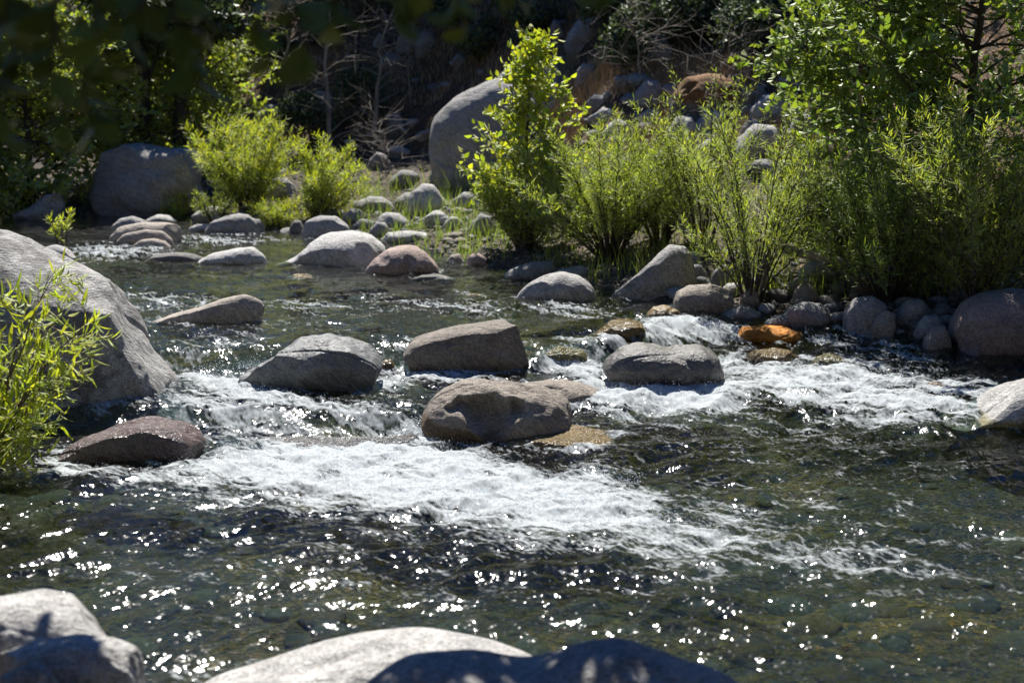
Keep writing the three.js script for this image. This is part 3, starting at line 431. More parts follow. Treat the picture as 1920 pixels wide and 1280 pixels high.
// foam: a sheet of froth and bubbles riding on the water, as dense as the water is broken; its density is carried by the vertices
const sprayAt = [];
fan(1650, 0.62, (rows, nc) => {
  const r = rng(99), nr = rows.length, id = new Int32Array(nr * nc).fill(-1), pos = [], col = [], idx = [], al = new Float32Array(nr * nc), hh = new Float32Array(nr * nc);
  const X = (i, d) => (i / (nc - 1) - 0.5) * 2 * (0.42 * d + 0.5);
  for (let j = 0; j < nr; j++) for (let i = 0; i < nc; i++) {
    const d = rows[j], x = X(i, d), z = -d, m = foamAt(x, z);
    if (m < 0.02) continue;
    const u = 0.86 * x - 0.5 * d, v = 0.5 * x + 0.86 * d;      // u runs with the falling water, towards the near bank and to the right
    const w1 = N(u * 1.4, v * 3, 2.5), w2 = N(u * 1.4, v * 3, 9.5), w3 = N(u * 6, v * 9, 3.5);
    const a = ridge(N(u * 0.9 + w1, v * 4 + w2, 1.9)), b = ridge(N(u * 2.2 + w2 + w3 * 0.4, v * 10 + w1, 5.5)), c = ridge(N(u * 6 + w3, v * 26 + w1 * 2, 8.5)), e = N(u * 45, v * 80, 4.5), f = N(u * 22, v * 46, 1.5);
    const n = 0.34 * a + 0.36 * b + 0.32 * c + 0.44 * e + 0.30 * f + 0.16 * w3, thr = 1.16 - 1.16 * m;
    const q = j * nc + i; al[q] = 0.90 * sm(thr - 0.42, thr + 0.52, n);
    if (al[q] < 0.015) { al[q] = 0; continue; }
    hh[q] = W(x, z) + wave(x, z, m) + 0.005 + m * (0.005 + 0.005 * b + 0.004 * c + 0.003 * f);
    if (r() < 0.34 * m * m) sprayAt.push([x, hh[q], z, m]);
  }
  const vert = q => { if (id[q] < 0) { id[q] = pos.length / 3; const d = rows[Math.floor(q / nc)]; pos.push(X(q % nc, d), hh[q] || W(X(q % nc, d), -d), -d); col.push(1, 1, 1, al[q]); } return id[q]; };
  for (let j = 0; j < nr - 1; j++) for (let i = 0; i < nc - 1; i++) {
    const a = j * nc + i, b = a + 1, c = a + nc, e = c + 1;
    if (al[a] && al[b] && al[c]) idx.push(vert(a), vert(b), vert(c));
    if (al[b] && al[e] && al[c]) idx.push(vert(b), vert(e), vert(c));
  }
  const g = new THREE.BufferGeometry(); g.setAttribute('position', new THREE.Float32BufferAttribute(pos, 3)); g.setAttribute('color', new THREE.Float32BufferAttribute(col, 4)); g.setIndex(idx); g.computeVertexNormals();
  console.log('foam', idx.length / 3);
  tag(put(new THREE.Mesh(g, M.foam), 'river_foam'), 'churning white foam where the river breaks over the rocks', 'foam', null, 'stuff');
});
{ // spray: drops thrown up over the breaking water
  const r = rng(5), spots = [];
  for (const [x, y, z, m] of sprayAt) { spots.push([x + (r() - 0.5) * 0.05, y + r() * r() * r() * 0.14 * m + 0.003, z + (r() - 0.5) * 0.05, 0.001 + 0.0024 * r() * r()]); }
  for (const [px, py, n, wx, hy] of [[410, 705, 700, 0.22, 0.22], [480, 690, 500, 0.16, 0.14], [775, 815, 700, 0.10, 0.16], [850, 835, 600, 0.22, 0.08], [1110, 700, 700, 0.25, 0.10], [640, 850, 700, 0.6, 0.10], [1130, 900, 500, 0.25, 0.09], [1660, 700, 600, 0.5, 0.09]]) {
    const c = hit(px, py, W);
    for (let k = 0; k < n; k++) { const a = r() * 6.283, q = Math.sqrt(r()); spots.push([c.x + Math.cos(a) * q * wx, c.y + 0.01 + r() * r() * hy * (1 - q * 0.6), c.z + Math.sin(a) * q * wx * 0.7, 0.0015 + 0.003 * r() * r()]); }
  }
  const im = new THREE.InstancedMesh(new THREE.IcosahedronGeometry(1, 1), M.drop, spots.length), m4 = new THREE.Matrix4();
  spots.forEach(([x, y, z, s], i) => im.setMatrixAt(i, m4.makeScale(s, s * (0.8 + r() * 0.6), s).setPosition(x, y, z)));
  console.log('drops', spots.length);
  tag(put(im, 'river_spray'), 'fine white water drops splashing above the foam', 'spray', null, 'stuff');
}

// ------------------------------------------------------------------ plants
function leafGeo(w, fold = 0.12, curl = 0.10) {       // one leaf: base at the origin, tip at y = 1, upper face to +z
  const rows = [[0, 0.02], [0.22, 0.72], [0.48, 1], [0.76, 0.62], [1, 0.0]], pos = [], idx = [];
  rows.forEach(([t, k]) => { const z = -curl * t * t; pos.push(-w / 2 * k, t, z + fold * w * k, 0, t, z, w / 2 * k, t, z + fold * w * k); });
  for (let i = 0; i < 4; i++) { const a = i * 3; idx.push(a, a + 1, a + 4, a, a + 4, a + 3, a + 1, a + 2, a + 5, a + 1, a + 5, a + 4); }
  const g = new THREE.BufferGeometry(); g.setAttribute('position', new THREE.Float32BufferAttribute(pos, 3)); g.setIndex(idx); g.computeVertexNormals(); return g;
}
const LEAF = { narrow: leafGeo(0.13, 0.2, 0.2), lance: leafGeo(0.20, 0.2, 0.18), slim: leafGeo(0.15, 0.2, 0.2), ovate: leafGeo(0.62, 0.22, 0.14) };
function tube(out, pts, r0, r1, sides = 5) {
  const n0 = out.pos.length / 3, up = V(0, 0, 0), a = V(0, 0, 0), b = V(0, 0, 0), t = V(0, 0, 0);
  pts.forEach((p, i) => {
    t.subVectors(pts[Math.min(i + 1, pts.length - 1)], pts[Math.max(i - 1, 0)]).normalize();
    up.set(Math.abs(t.y) > 0.9 ? 1 : 0, Math.abs(t.y) > 0.9 ? 0 : 1, 0); a.crossVectors(t, up).normalize(); b.crossVectors(t, a);
    const r = lerp(r0, r1, i / (pts.length - 1));
    for (let k = 0; k < sides; k++) { const f = k / sides * 6.2832, c = Math.cos(f) * r, s = Math.sin(f) * r; out.pos.push(p.x + a.x * c + b.x * s, p.y + a.y * c + b.y * s, p.z + a.z * c + b.z * s); }
  });
  for (let i = 0; i < pts.length - 1; i++) for (let k = 0; k < sides; k++) { const p = n0 + i * sides + k, q = n0 + i * sides + (k + 1) % sides; out.idx.push(p, q, p + sides, q, q + sides, p + sides); }
}
const buf = () => ({ pos: [], idx: [] });
function geo(b) { const g = new THREE.BufferGeometry(); g.setAttribute('position', new THREE.Float32BufferAttribute(b.pos, 3)); g.setIndex(b.idx); g.computeVertexNormals(); return g; }
function bezier(a, b, c, n, wob, r) { const o = []; for (let i = 0; i <= n; i++) { const t = i / n, u = 1 - t; o.push(V(u * u * a.x + 2 * u * t * b.x + t * t * c.x, u * u * a.y + 2 * u * t * b.y + t * t * c.y, u * u * a.z + 2 * u * t * b.z + t * t * c.z).add(V((r() - 0.5) * wob * t, (r() - 0.5) * wob * t, (r() - 0.5) * wob * t))); } return o; }
const along = (pts, t) => { const u = clamp(t) * (pts.length - 1), i = Math.min(pts.length - 2, Math.floor(u)); return pts[i].clone().lerp(pts[i + 1], u - i); };
const dirAt = (pts, t) => { const i = Math.min(pts.length - 2, Math.floor(clamp(t) * (pts.length - 1))); return pts[i + 1].clone().sub(pts[i]).normalize(); };
const rndDir = r => { const a = r() * 6.2832, z = r() * 2 - 1, s = Math.sqrt(1 - z * z); return V(Math.cos(a) * s, z, Math.sin(a) * s); };
function leavesOn(list, tw, n, len, o, r) {
  for (let k = 0; k < n; k++) {
    const t = (k + 0.3 + r() * 0.6) / n, p = along(tw, lerp(o.from ?? 0.1, 1, t)), d = dirAt(tw, t), side = rndDir(r).cross(d).normalize();
    const y = d.multiplyScalar(o.hug ?? 0.8).addScaledVector(side, 0.9 + 0.4 * r()).add(V(0, (o.lift ?? 0.1) - r() * 0.3, 0)).normalize();
    const x = V(0, 1, 0).addScaledVector(rndDir(r), o.tumble ?? 0.7).cross(y).normalize(), z = x.clone().cross(y);
    const s = len * (0.6 + 0.6 * r()); list.push(new THREE.Matrix4().makeBasis(x, y, z).scale(V(s, s, s)).setPosition(p));
  }
}
function addLeaves(g, list, lg, mats, o, r) {
  let rest = list;
  if (o.singles) {                                    // the leaves that show largest are leaves of their own
    const key = m => Math.hypot(m.elements[12] + g.position.x, m.elements[13] + g.position.y - H, m.elements[14] + g.position.z) + (o.jitter ?? 0.5) * r();
    const sorted = list.map(m => [key(m), m]).sort((a, b) => a[0] - b[0]).map(e => e[1]);
    for (const m of sorted.slice(0, o.singles)) { const l = new THREE.Mesh(lg, mats[Math.floor(r() * mats.length)]); l.name = 'leaf'; l.applyMatrix4(m); g.add(l); }
    rest = sorted.slice(o.singles);
  }
  if (!rest.length) return;
  const im = new THREE.InstancedMesh(lg, mats[0], rest.length);
  rest.forEach((m, i) => { im.setMatrixAt(i, m); const k = 0.62 + 0.7 * r(), y = r(); im.setColorAt(i, lin(k * (0.85 + 0.45 * y), k * (0.95 + 0.12 * y), k * (1 - 0.2 * y))); });
  im.name = 'foliage'; im.userData.kind = 'stuff'; g.add(im);
}
// many-stemmed shrub: stems fan out of one foot, twigs along them, leaves along the twigs
function shrub(name, label, category, base, o) {
  const r = rng(o.seed), g = new THREE.Group(), list = []; put(g, name); g.position.copy(base); tag(g, label, category, o.group);
  const NS = Math.round(o.stems * 1.3), NT = Math.round(o.twigs * 1.4);
  for (let i = 0; i < NS; i++) {
    const a = i / NS * 6.2832 + r() * 0.9, q = Math.sqrt(r()), hgt = o.height * 1.08 * (0.28 + 0.72 * Math.pow(r(), 0.55)) * (1 - 0.18 * q), out = V(Math.cos(a), 0, Math.sin(a)).multiplyScalar(o.spread * (0.15 + 0.85 * q)).add(V((o.lean ?? 0), 0, 0));
    const foot = V(Math.cos(a) * 0.09 * r() * (o.foot ?? 1), -0.05, Math.sin(a) * 0.09 * r() * (o.foot ?? 1)), tip = foot.clone().add(out).add(V(0, hgt, 0)), mid = foot.clone().addScaledVector(out, 0.32).add(V(0, hgt * 0.55, 0));
    const st = bezier(foot, mid, tip, 9, 0.06, r), b = buf(); tube(b, st, o.r0 ?? 0.011, 0.002, 5);
    for (let k = 0; k < NT; k++) {
      const t = lerp(o.bare ?? 0.3, 1, (k + r()) / NT), p = along(st, t), d = dirAt(st, t).multiplyScalar(0.75).addScaledVector(rndDir(r), 0.65).add(V(0, o.rise ?? 0.35, 0)).normalize();
      const l = (o.twig ?? 0.35) * (0.5 + 0.7 * r()) * (1.15 - 0.55 * t), tw = bezier(p, p.clone().addScaledVector(d, l * 0.5), p.clone().addScaledVector(d, l).add(V(0, (o.droop ?? 0) * -l, 0)), 4, 0.02, r);
      tube(b, tw, 0.0028, 0.001, 3);
      leavesOn(list, tw, o.leaves, o.leafLen, o, r);
    }
    const m = new THREE.Mesh(geo(b), o.bark || M.bark); m.name = 'stem'; g.add(m);
  }
  addLeaves(g, list, o.leaf || LEAF.narrow, o.mats || L.willow, o, r);
  return g;
}
// tree: one or more trunks, limbs whose length follows the crown's outline, twigs and leaves
function tree(name, label, category, base, o) {
  const r = rng(o.seed), g = new THREE.Group(), list = []; put(g, name); g.position.copy(base); tag(g, label, category, o.group);
  const tb = buf(), tip = V(o.lean?.[0] ?? 0, o.height, o.lean?.[1] ?? 0), tr = bezier(V(0, -0.2, 0), V(tip.x * 0.2, o.height * 0.5, tip.z * 0.2), tip, 10, o.wob ?? 0.1, r);
  tube(tb, tr, o.r0, o.r0 * 0.15, 8);
  const trunk = new THREE.Mesh(geo(tb), o.bark || M.bark); trunk.name = 'trunk'; g.add(trunk);
  for (let i = 0; i < o.limbs; i++) {
    const t = lerp(o.bare ?? 0.15, 1, clamp((i + r() * 4 - 1.5) / o.limbs)), p = along(tr, t), a = r() * 6.2832, l = o.outline(t) * (0.45 + 0.7 * r()), rise = (o.rise ?? 0.45) + (o.leaves && !o.neat ? 0.9 * (r() - 0.4) : 0.2 * (r() - 0.5));
    const end = p.clone().add(V(Math.cos(a) * l * (o.wide ?? 1), l * rise, Math.sin(a) * l)), lb = bezier(p, p.clone().lerp(end, 0.5).add(V(0, l * 0.12, 0)), end, 6, l * 0.12, r), b = buf();
    tube(b, lb, Math.max(0.004, o.r0 * 0.32 * (1 - t * 0.6)), 0.002, 4);
    const nt = Math.max(3, Math.round(o.twigs * l));
    for (let k = 0; k < nt; k++) {
      const u = lerp(0.2, 1, (k + r()) / nt), q = along(lb, u), d = dirAt(lb, u).multiplyScalar(0.6).addScaledVector(rndDir(r), 0.8).add(V(0, o.twigRise ?? 0.25, 0)).normalize(), tl = (o.twig ?? 0.4) * (0.5 + 0.7 * r());
      const tw = bezier(q, q.clone().addScaledVector(d, tl * 0.5), q.clone().addScaledVector(d, tl), 3, 0.03, r);
      tube(b, tw, 0.003, 0.001, 3);
      if (o.leaves) leavesOn(list, tw, o.leaves, o.leafLen, o, r);
    }
    const m = new THREE.Mesh(geo(b), o.bark || M.bark); m.name = 'limb'; g.add(m);
  }
  if (o.leaves) addLeaves(g, list, o.leaf || LEAF.ovate, o.mats || L.alder, o, r);
  return g;
}
const onGround = (px, py) => { const p = hit(px, py, top); p.y = G(p.x, p.z); return p; };
const hgtAt = (p, py) => atDepth(960, py, -p.z).y - p.y;      // height that reaches photo row py above point p
const wide = (p, px) => px / F * -p.z;

{ // the bank's willows, sapling and reeds
  let p = onGround(1150, 512); p.z -= 0.5; p.y = G(p.x, p.z);
  shrub('willow_shrub', 'dense fine leaved green willow with dark fanning stems behind the angular boulder', 'shrub', p, { seed: 301, stems: 34, height: hgtAt(p, 225), spread: wide(p, 195), twigs: 22, leaves: 13, leafLen: 0.075, twig: 0.34, lean: 0.0, r0: 0.013, bare: 0.25, bark: M.darkBark });
  p = onGround(985, 490); p.z -= 0.5; p.y = G(p.x, p.z);
  shrub('willow_shrub', 'low leafy willow crowding the foot of the bright sapling', 'shrub', p, { seed: 302, stems: 26, height: hgtAt(p, 305), spread: wide(p, 95), twigs: 15, leaves: 12, leafLen: 0.08, twig: 0.32, bare: 0.1, mats: L.willow, leaf: LEAF.lance });
  p = onGround(978, 478); p.z -= 0.2; p.y = G(p.x, p.z);
  tree('alder_sapling', 'bright yellow green pointed sapling in front of the great curved boulder', 'sapling', p, { seed: 303, height: hgtAt(p, 92), r0: 0.03, limbs: 110, neat: 1, bare: 0.10, outline: t => 0.9 * Math.pow(1 - t, 0.9) + 0.08, rise: 0.75, twigs: 8, twig: 0.26, leaves: 7, leafLen: 0.088, mats: L.fresh, singles: 300, jitter: 2.0, lean: [0.12, 0], wob: 0.05 });
  p = onGround(1420, 596); p.z -= 0.3; p.y = G(p.x, p.z);
  shrub('willow_shrub', 'open willow with bare dark stems standing behind the bright orange rock', 'shrub', p, { seed: 304, stems: 24, height: hgtAt(p, 185), spread: wide(p, 150), twigs: 16, leaves: 10, leafLen: 0.07, twig: 0.32, bare: 0.3, bark: M.darkBark });
  p = onGround(1330, 505); p.z -= 0.6; p.y = G(p.x, p.z);
  shrub('willow_shrub', 'thin tall willow with sparse upright wands on the stony slope', 'shrub', p, { seed: 305, stems: 20, height: hgtAt(p, 130), spread: wide(p, 120), twigs: 14, leaves: 9, leafLen: 0.07, twig: 0.34, bare: 0.3 });
  p = onGround(1560, 520); p.z -= 0.3; p.y = G(p.x, p.z);
  shrub('willow_shrub', 'pale green willow thicket behind the fallen log', 'shrub', p, { seed: 306, stems: 28, height: hgtAt(p, 260), spread: wide(p, 130), twigs: 16, leaves: 11, leafLen: 0.072, twig: 0.32, bare: 0.25 });
  p = onGround(1690, 600); p.z -= 0.5; p.y = G(p.x, p.z);
  shrub('willow_shrub', 'dark leafy willow beside the big rounded reddish boulder', 'shrub', p, { seed: 307, stems: 34, height: hgtAt(p, 230), spread: wide(p, 150), twigs: 18, leaves: 13, leafLen: 0.08, twig: 0.34, bare: 0.25, mats: L.alder, leaf: LEAF.narrow, bark: M.darkBark });
  p = onGround(1850, 600); p.z -= 0.3; p.y = G(p.x, p.z);
  shrub('willow_shrub', 'dense willow overhanging the big rounded reddish boulder', 'shrub', p, { seed: 308, stems: 40, height: hgtAt(p, 190), spread: wide(p, 190), twigs: 20, leaves: 13, leafLen: 0.08, twig: 0.36, bare: 0.1, lean: -0.1, mats: L.willow });
  p = onGround(1820, 490); p.z -= 0.4; p.y = G(p.x, p.z);
  tree('alder_tree', 'broad leaved alder with glossy yellow green leaves towering over the willows', 'tree', p, { seed: 309, height: hgtAt(p, -300), r0: 0.07, limbs: 125, bare: 0.06, outline: t => 1.9 * Math.pow(Math.sin(Math.PI * clamp(0.12 + 0.80 * t)), 0.6), rise: 0.12, twigs: 11, twig: 0.40, leaves: 9, leafLen: 0.085, mats: L.alder, singles: 300, jitter: 1.4, lean: [0.15, 0.2] });
  p = onGround(1640, 470); p.z -= 0.3; p.y = G(p.x, p.z);
  tree('alder_tree', 'slim alder with yellow tipped leaves rising behind the fallen log', 'tree', p, { seed: 315, height: hgtAt(p, -40), r0: 0.05, limbs: 80, bare: 0.15, outline: t => 1.25 * Math.pow(Math.sin(Math.PI * clamp(0.15 + 0.78 * t)), 0.6), rise: 0.25, twigs: 10, twig: 0.38, leaves: 8, leafLen: 0.095, mats: L.alder, singles: 150, jitter: 1.4, lean: [-0.1, 0.2] });
  p = onGround(1245, 470); p.z -= 0.4; p.y = G(p.x, p.z);
  shrub('willow_shrub', 'grey green willow between the dense central willow and the sparse tall one', 'shrub', p, { seed: 316, stems: 26, height: hgtAt(p, 210), spread: wide(p, 120), twigs: 15, leaves: 11, leafLen: 0.072, twig: 0.34, bare: 0.2 });
  // yellow green willows by the pool
  p = onGround(465, 402);
  shrub('willow_shrub', 'rounded yellow green willow above the shadowed rough boulder', 'shrub', p, { seed: 310, stems: 30, height: hgtAt(p, 225), spread: wide(p, 105), twigs: 16, leaves: 12, leafLen: 0.10, twig: 0.36, bare: 0.2, mats: L.fresh });
  p = onGround(592, 410);
  shrub('willow_shrub', 'upright yellow green willow behind the grey boulder at the bushy bank', 'shrub', p, { seed: 311, stems: 18, height: hgtAt(p, 258), spread: wide(p, 58), twigs: 14, leaves: 11, leafLen: 0.10, twig: 0.32, bare: 0.1, lean: 0.25, mats: L.fresh });
  p = onGround(325, 408);
  shrub('willow_shrub', 'small willow tuft in front of the great blocky dark boulder', 'shrub', p, { seed: 312, stems: 10, height: hgtAt(p, 350), spread: wide(p, 32), twigs: 9, leaves: 9, leafLen: 0.09, twig: 0.22, bare: 0.1, mats: L.fresh });
  p = onGround(512, 424);
  shrub('willow_shrub', 'small low willow between the two yellow green willows', 'shrub', p, { seed: 313, stems: 12, height: hgtAt(p, 372), spread: wide(p, 34), twigs: 8, leaves: 9, leafLen: 0.09, twig: 0.2, bare: 0.05, mats: L.fresh });
  p = onGround(400, 412);
  shrub('willow_shrub', 'wispy willow shoots over the pale stones beside the still pool', 'shrub', p, { seed: 314, stems: 9, height: hgtAt(p, 355), spread: wide(p, 40), twigs: 6, leaves: 8, leafLen: 0.08, twig: 0.2, bare: 0.2, mats: L.willow });
  // trees over the pool
  p = onGround(60, 398);
  tree('alder_tree', 'dark leafy alder leaning over the wedge rock by the still pool', 'tree', p, { seed: 320, height: hgtAt(p, 20), r0: 0.07, limbs: 120, bare: 0.03, outline: t => 1.55 * Math.pow(Math.sin(Math.PI * clamp(0.15 + 0.72 * t)), 0.6), rise: 0.1, twigs: 9, twig: 0.44, leaves: 12, leafLen: 0.10, mats: L.willow });
  p = onGround(-80, 398);
  tree('alder_tree', 'leafy alder standing beside the dark leafy alder at the pool', 'tree', p, { seed: 321, height: hgtAt(p, -60), r0: 0.08, limbs: 100, bare: 0.03, outline: t => 1.5 * Math.pow(Math.sin(Math.PI * clamp(0.15 + 0.72 * t)), 0.6), rise: 0.15, twigs: 9, twig: 0.44, leaves: 12, leafLen: 0.10, mats: L.willow });
  p = onGround(330, 330); p.z -= 0.8; p.y = G(p.x, p.z);
  tree('alder_tree', 'broad green alder rising behind the great blocky dark boulder', 'tree', p, { seed: 322, height: hgtAt(p, -160), r0: 0.09, limbs: 140, bare: 0.10, outline: t => 1.65 * Math.pow(Math.sin(Math.PI * clamp(0.2 + 0.72 * t)), 0.6), rise: 0.15, twigs: 9, twig: 0.44, leaves: 12, leafLen: 0.10, mats: L.willow });
  p = onGround(190, 370); p.z -= 1.2; p.y = G(p.x, p.z);
  tree('alder_tree', 'tall shaded alder between the pool alder and the blocky boulder', 'tree', p, { seed: 323, height: hgtAt(p, -200), r0: 0.09, limbs: 110, bare: 0.06, outline: t => 1.5 * Math.pow(Math.sin(Math.PI * clamp(0.15 + 0.78 * t)), 0.6), rise: 0.15, twigs: 9, twig: 0.44, leaves: 12, leafLen: 0.10, mats: L.willow });
  // dead, bare shrubs on the hillside
  for (const [px, py, yt, sd, lb] of [[620, 300, -60, 331, 'tall bare grey dead tree behind the upright yellow green willow'], [700, 250, 20, 332, 'bare dead shrub with pale tangled twigs on the shaded slope'], [735, 320, 215, 333, 'low heap of pale dead twigs beside the great curved boulder'], [540, 230, -40, 334, 'leaning dead tree with spidery grey branches under the alders'], [1330, 215, 60, 335, 'bare thin shrub standing over the moss capped boulder'], [770, 190, 30, 337, 'dead shrub leaning beside the top of the great curved boulder'], [665, 150, -60, 338, 'bare dead tree between the tall dead tree and the shaded slope'], [900, 80, -60, 339, 'bare dead tree high on the slope above the great curved boulder'], [1205, 165, 20, 336, 'bare dead shrub on the edge of the dry grass slope']]) {
    p = onGround(px, py);
    tree('dead_tree', lb, 'dead tree', p, { seed: sd, height: hgtAt(p, yt), r0: sd < 333 || sd === 334 ? 0.05 : 0.02, limbs: 22, bare: 0.15, outline: t => (sd === 333 ? 0.8 : 1.15) * (1 - 0.6 * t), rise: 0.35, twigs: 9, twig: 0.5, twigRise: 0.1, leaves: 0, bark: M.deadwood, wob: 0.25, lean: [0.3 * (sd % 3 - 1), 0.2] });
  }
  // near willow on the near bank, reaching into the picture
  p = V(-3.24, Math.max(-0.08, G(-3.24, -8.2)), -8.2);
  shrub('near_willow', 'slender yellow green willow spilling across the huge pale boulder', 'shrub', p, { seed: 340, stems: 14, height: 1.6, spread: 0.62, twigs: 11, leaves: 11, leafLen: 0.12, twig: 0.36, bare: 0.1, lean: 0.2, rise: 0.0, droop: 0.3, leaf: LEAF.slim, mats: L.fresh, singles: 300, jitter: 0.9, bark: M.redStem });
  p = hit(112, 470, W); p.y += 0.10;
  shrub('leafy_sprig', 'small upright leafy sprig growing by the pale stone in the stream', 'sprig', p, { seed: 341, stems: 3, height: 0.48, spread: 0.07, twigs: 5, leaves: 6, leafLen: 0.10, twig: 0.12, bare: 0.3, mats: L.fresh, leaf: LEAF.lance });
  const wand = [[1130, 505, 300], [1260, 520, 240], [1480, 560, 300], [1620, 560, 330]];
}
{ // log lying on the cobbles
  const a = atDepth(1468, 466, 13.3), b = atDepth(1612, 498, 13.0), r = rng(3), o = buf(); tube(o, bezier(a, a.clone().lerp(b, 0.5), b, 8, 0.02, r), 0.045, 0.035, 9);
  tag(put(new THREE.Mesh(geo(o), M.deadwood), 'fallen_log'), 'grey weathered fallen log lying over the cobbles under the willows', 'log');
}
// blades: reeds and grass
const blade = (() => { const g = new THREE.BufferGeometry(); g.setAttribute('position', new THREE.Float32BufferAttribute([-0.5, 0, 0, 0.5, 0, 0, -0.38, 0.5, 0.06, 0.38, 0.5, 0.06, 0, 1, 0.28], 3)); g.setIndex([0, 1, 2, 1, 3, 2, 2, 3, 4]); g.computeVertexNormals(); return g; })();
function blades(name, label, cat, n, pick, h0, h1, w, mat, seed) {
  const r = rng(seed), im = new THREE.InstancedMesh(blade, mat, n), m4 = new THREE.Matrix4(), q = new THREE.Quaternion(), e = new THREE.Euler(); let c = 0;
  for (let k = 0; k < n * 8 && c < n; k++) {
    const p = pick(r); if (!p) continue; const h = lerp(h0, h1, r() * r()); e.set((r() - 0.5) * 0.7, r() * 6.2832, (r() - 0.5) * 0.7);
    im.setMatrixAt(c, m4.compose(V(p[0], G(p[0], p[1]) - 0.01, p[1]), q.setFromEuler(e), V(w, h, h))); const t = 0.6 + 0.7 * r(); im.setColorAt(c++, lin(t * (0.9 + 0.3 * r()), t, t));
  }
  im.count = c; tag(put(im, name), label, cat, null, 'stuff');
}
const patchPick = (x0, x1, y0, y1, clump) => r => { const p = hit(lerp(x0, x1, r()), lerp(y0, y1, r()), top); if (sFar(p.x, p.z) < -0.15) return null; return N(p.x * clump, 4, p.z * clump) > -0.1 + 0.3 * (r() - 0.5) ? [p.x, p.z] : null; };
blades('green_grass', 'tall green grass and reeds on the gravel bank', 'grass', 1500, patchPick(670, 960, 350, 490, 2.2), 0.12, 0.6, 0.008, L.willow[2], 71);
blades('shore_grass', 'thin green grass among the willow stems and cobbles', 'grass', 3600, patchPick(1000, 1800, 330, 560, 1.3), 0.12, 0.5, 0.008, L.willow[0], 72);
blades('dry_grass', 'dry straw coloured grass on the sunlit slope', 'grass', 26000, patchPick(1020, 1640, 110, 300, 1.0), 0.08, 0.34, 0.007, L.dry[0], 73);
blades('hill_grass', 'thin dry grass on the shaded hillside', 'grass', 9000, patchPick(560, 1300, 0, 200, 0.9), 0.08, 0.3, 0.007, L.dry[0], 74);
blades('pool_grass', 'green grass between the pale stones below the yellow green willows', 'grass', 800, patchPick(300, 660, 380, 430, 1.6), 0.1, 0.32, 0.010, L.fresh[0], 75);

// ------------------------------------------------------------------ trees uphill whose crowns shade the slope, and the near tree overhead
function crown(g, list, c, rx, ry, rz, n, len, r) {
  const lumps = Array.from({ length: 14 }, () => { const d = rndDir(r).multiplyScalar(0.72 * Math.cbrt(r())); return [c.x + d.x * rx, c.y + d.y * ry, c.z + d.z * rz, 0.30 + 0.25 * r()]; });
  for (let k = 0; k < n; k++) {
    const [x, y, z, s] = lumps[Math.floor(r() * 14)], d = rndDir(r).multiplyScalar(Math.cbrt(r()) * s), yv = rndDir(r), xv = V(0, 1, 0).addScaledVector(rndDir(r), 0.9).cross(yv).normalize(), zv = xv.clone().cross(yv), q = len * (0.6 + 0.7 * r());
    list.push(new THREE.Matrix4().makeBasis(xv, yv, zv).scale(V(q, q, q)).setPosition(x + d.x * rx, y + d.y * ry, z + d.z * rz));
  }
}
{
  const OAKS = [[640, 90, 5.5, 1.7], [720, 170, 5.0, 1.3], [800, 40, 6, 1.7], [930, 30, 6.5, 1.7], [1090, 50, 6, 1.1], [1090, -40, 6, 1.2], [1230, -40, 5.5, 1.2], [1380, -40, 5.0, 1.2], [1500, -40, 5.0, 1.2], [540, 170, 5, 1.5], [660, 270, 4.5, 1.1], [820, 110, 5, 1.2], [262, 398, 3.6, 1.0], [330, 398, 3.6, 0.8], [1000, -40, 8, 2], [1300, -40, 8, 2], [700, -40, 8, 2], [1600, -20, 7, 2]];
  const r = rng(77);
  OAKS.forEach(([px, py, t, R], i) => {
    const s = hit(px, py, top), c = s.clone().addScaledVector(SUN, t), b = V(c.x + (r() - 0.5) * 0.6, 0, c.z - 0.4); b.y = G(b.x, b.z);
    const g = put(new THREE.Group(), 'hillside_oak'), list = []; g.position.copy(b); tag(g, 'dark evergreen oak shading the hillside', 'tree', 'evergreen oaks on the hillside');
    const cl = c.clone().sub(b), o = buf(); tube(o, bezier(V(0, -0.3, 0), V(0.2 * (r() - 0.5), cl.y * 0.5, 0.15), cl, 8, 0.12, r), 0.13, 0.05, 8);
    const tr = new THREE.Mesh(geo(o), M.darkBark); tr.name = 'trunk'; g.add(tr);
    for (let k = 0; k < 7; k++) { const e = cl.clone().add(rndDir(r).multiply(V(R * 0.9, R * 0.45, R * 0.9))), s2 = cl.clone().multiplyScalar(0.45 + 0.4 * r()), b2 = buf(); tube(b2, bezier(s2, s2.clone().lerp(e, 0.5).add(V(0, 0.2, 0)), e, 6, 0.12, r), 0.045, 0.01, 5); const m = new THREE.Mesh(geo(b2), M.darkBark); m.name = 'limb'; g.add(m); }
    crown(g, list, cl, R * 1.25, R * 0.7, R * 1.25, 6000, 0.15, r);
    const im = new THREE.InstancedMesh(LEAF.ovate, L.oak[0], list.length); list.forEach((m, k) => { im.setMatrixAt(k, m); const q = 0.6 + 0.7 * r(); im.setColorAt(k, lin(q, q, q)); }); im.name = 'crown'; im.userData.kind = 'stuff'; g.add(im);
  });
}
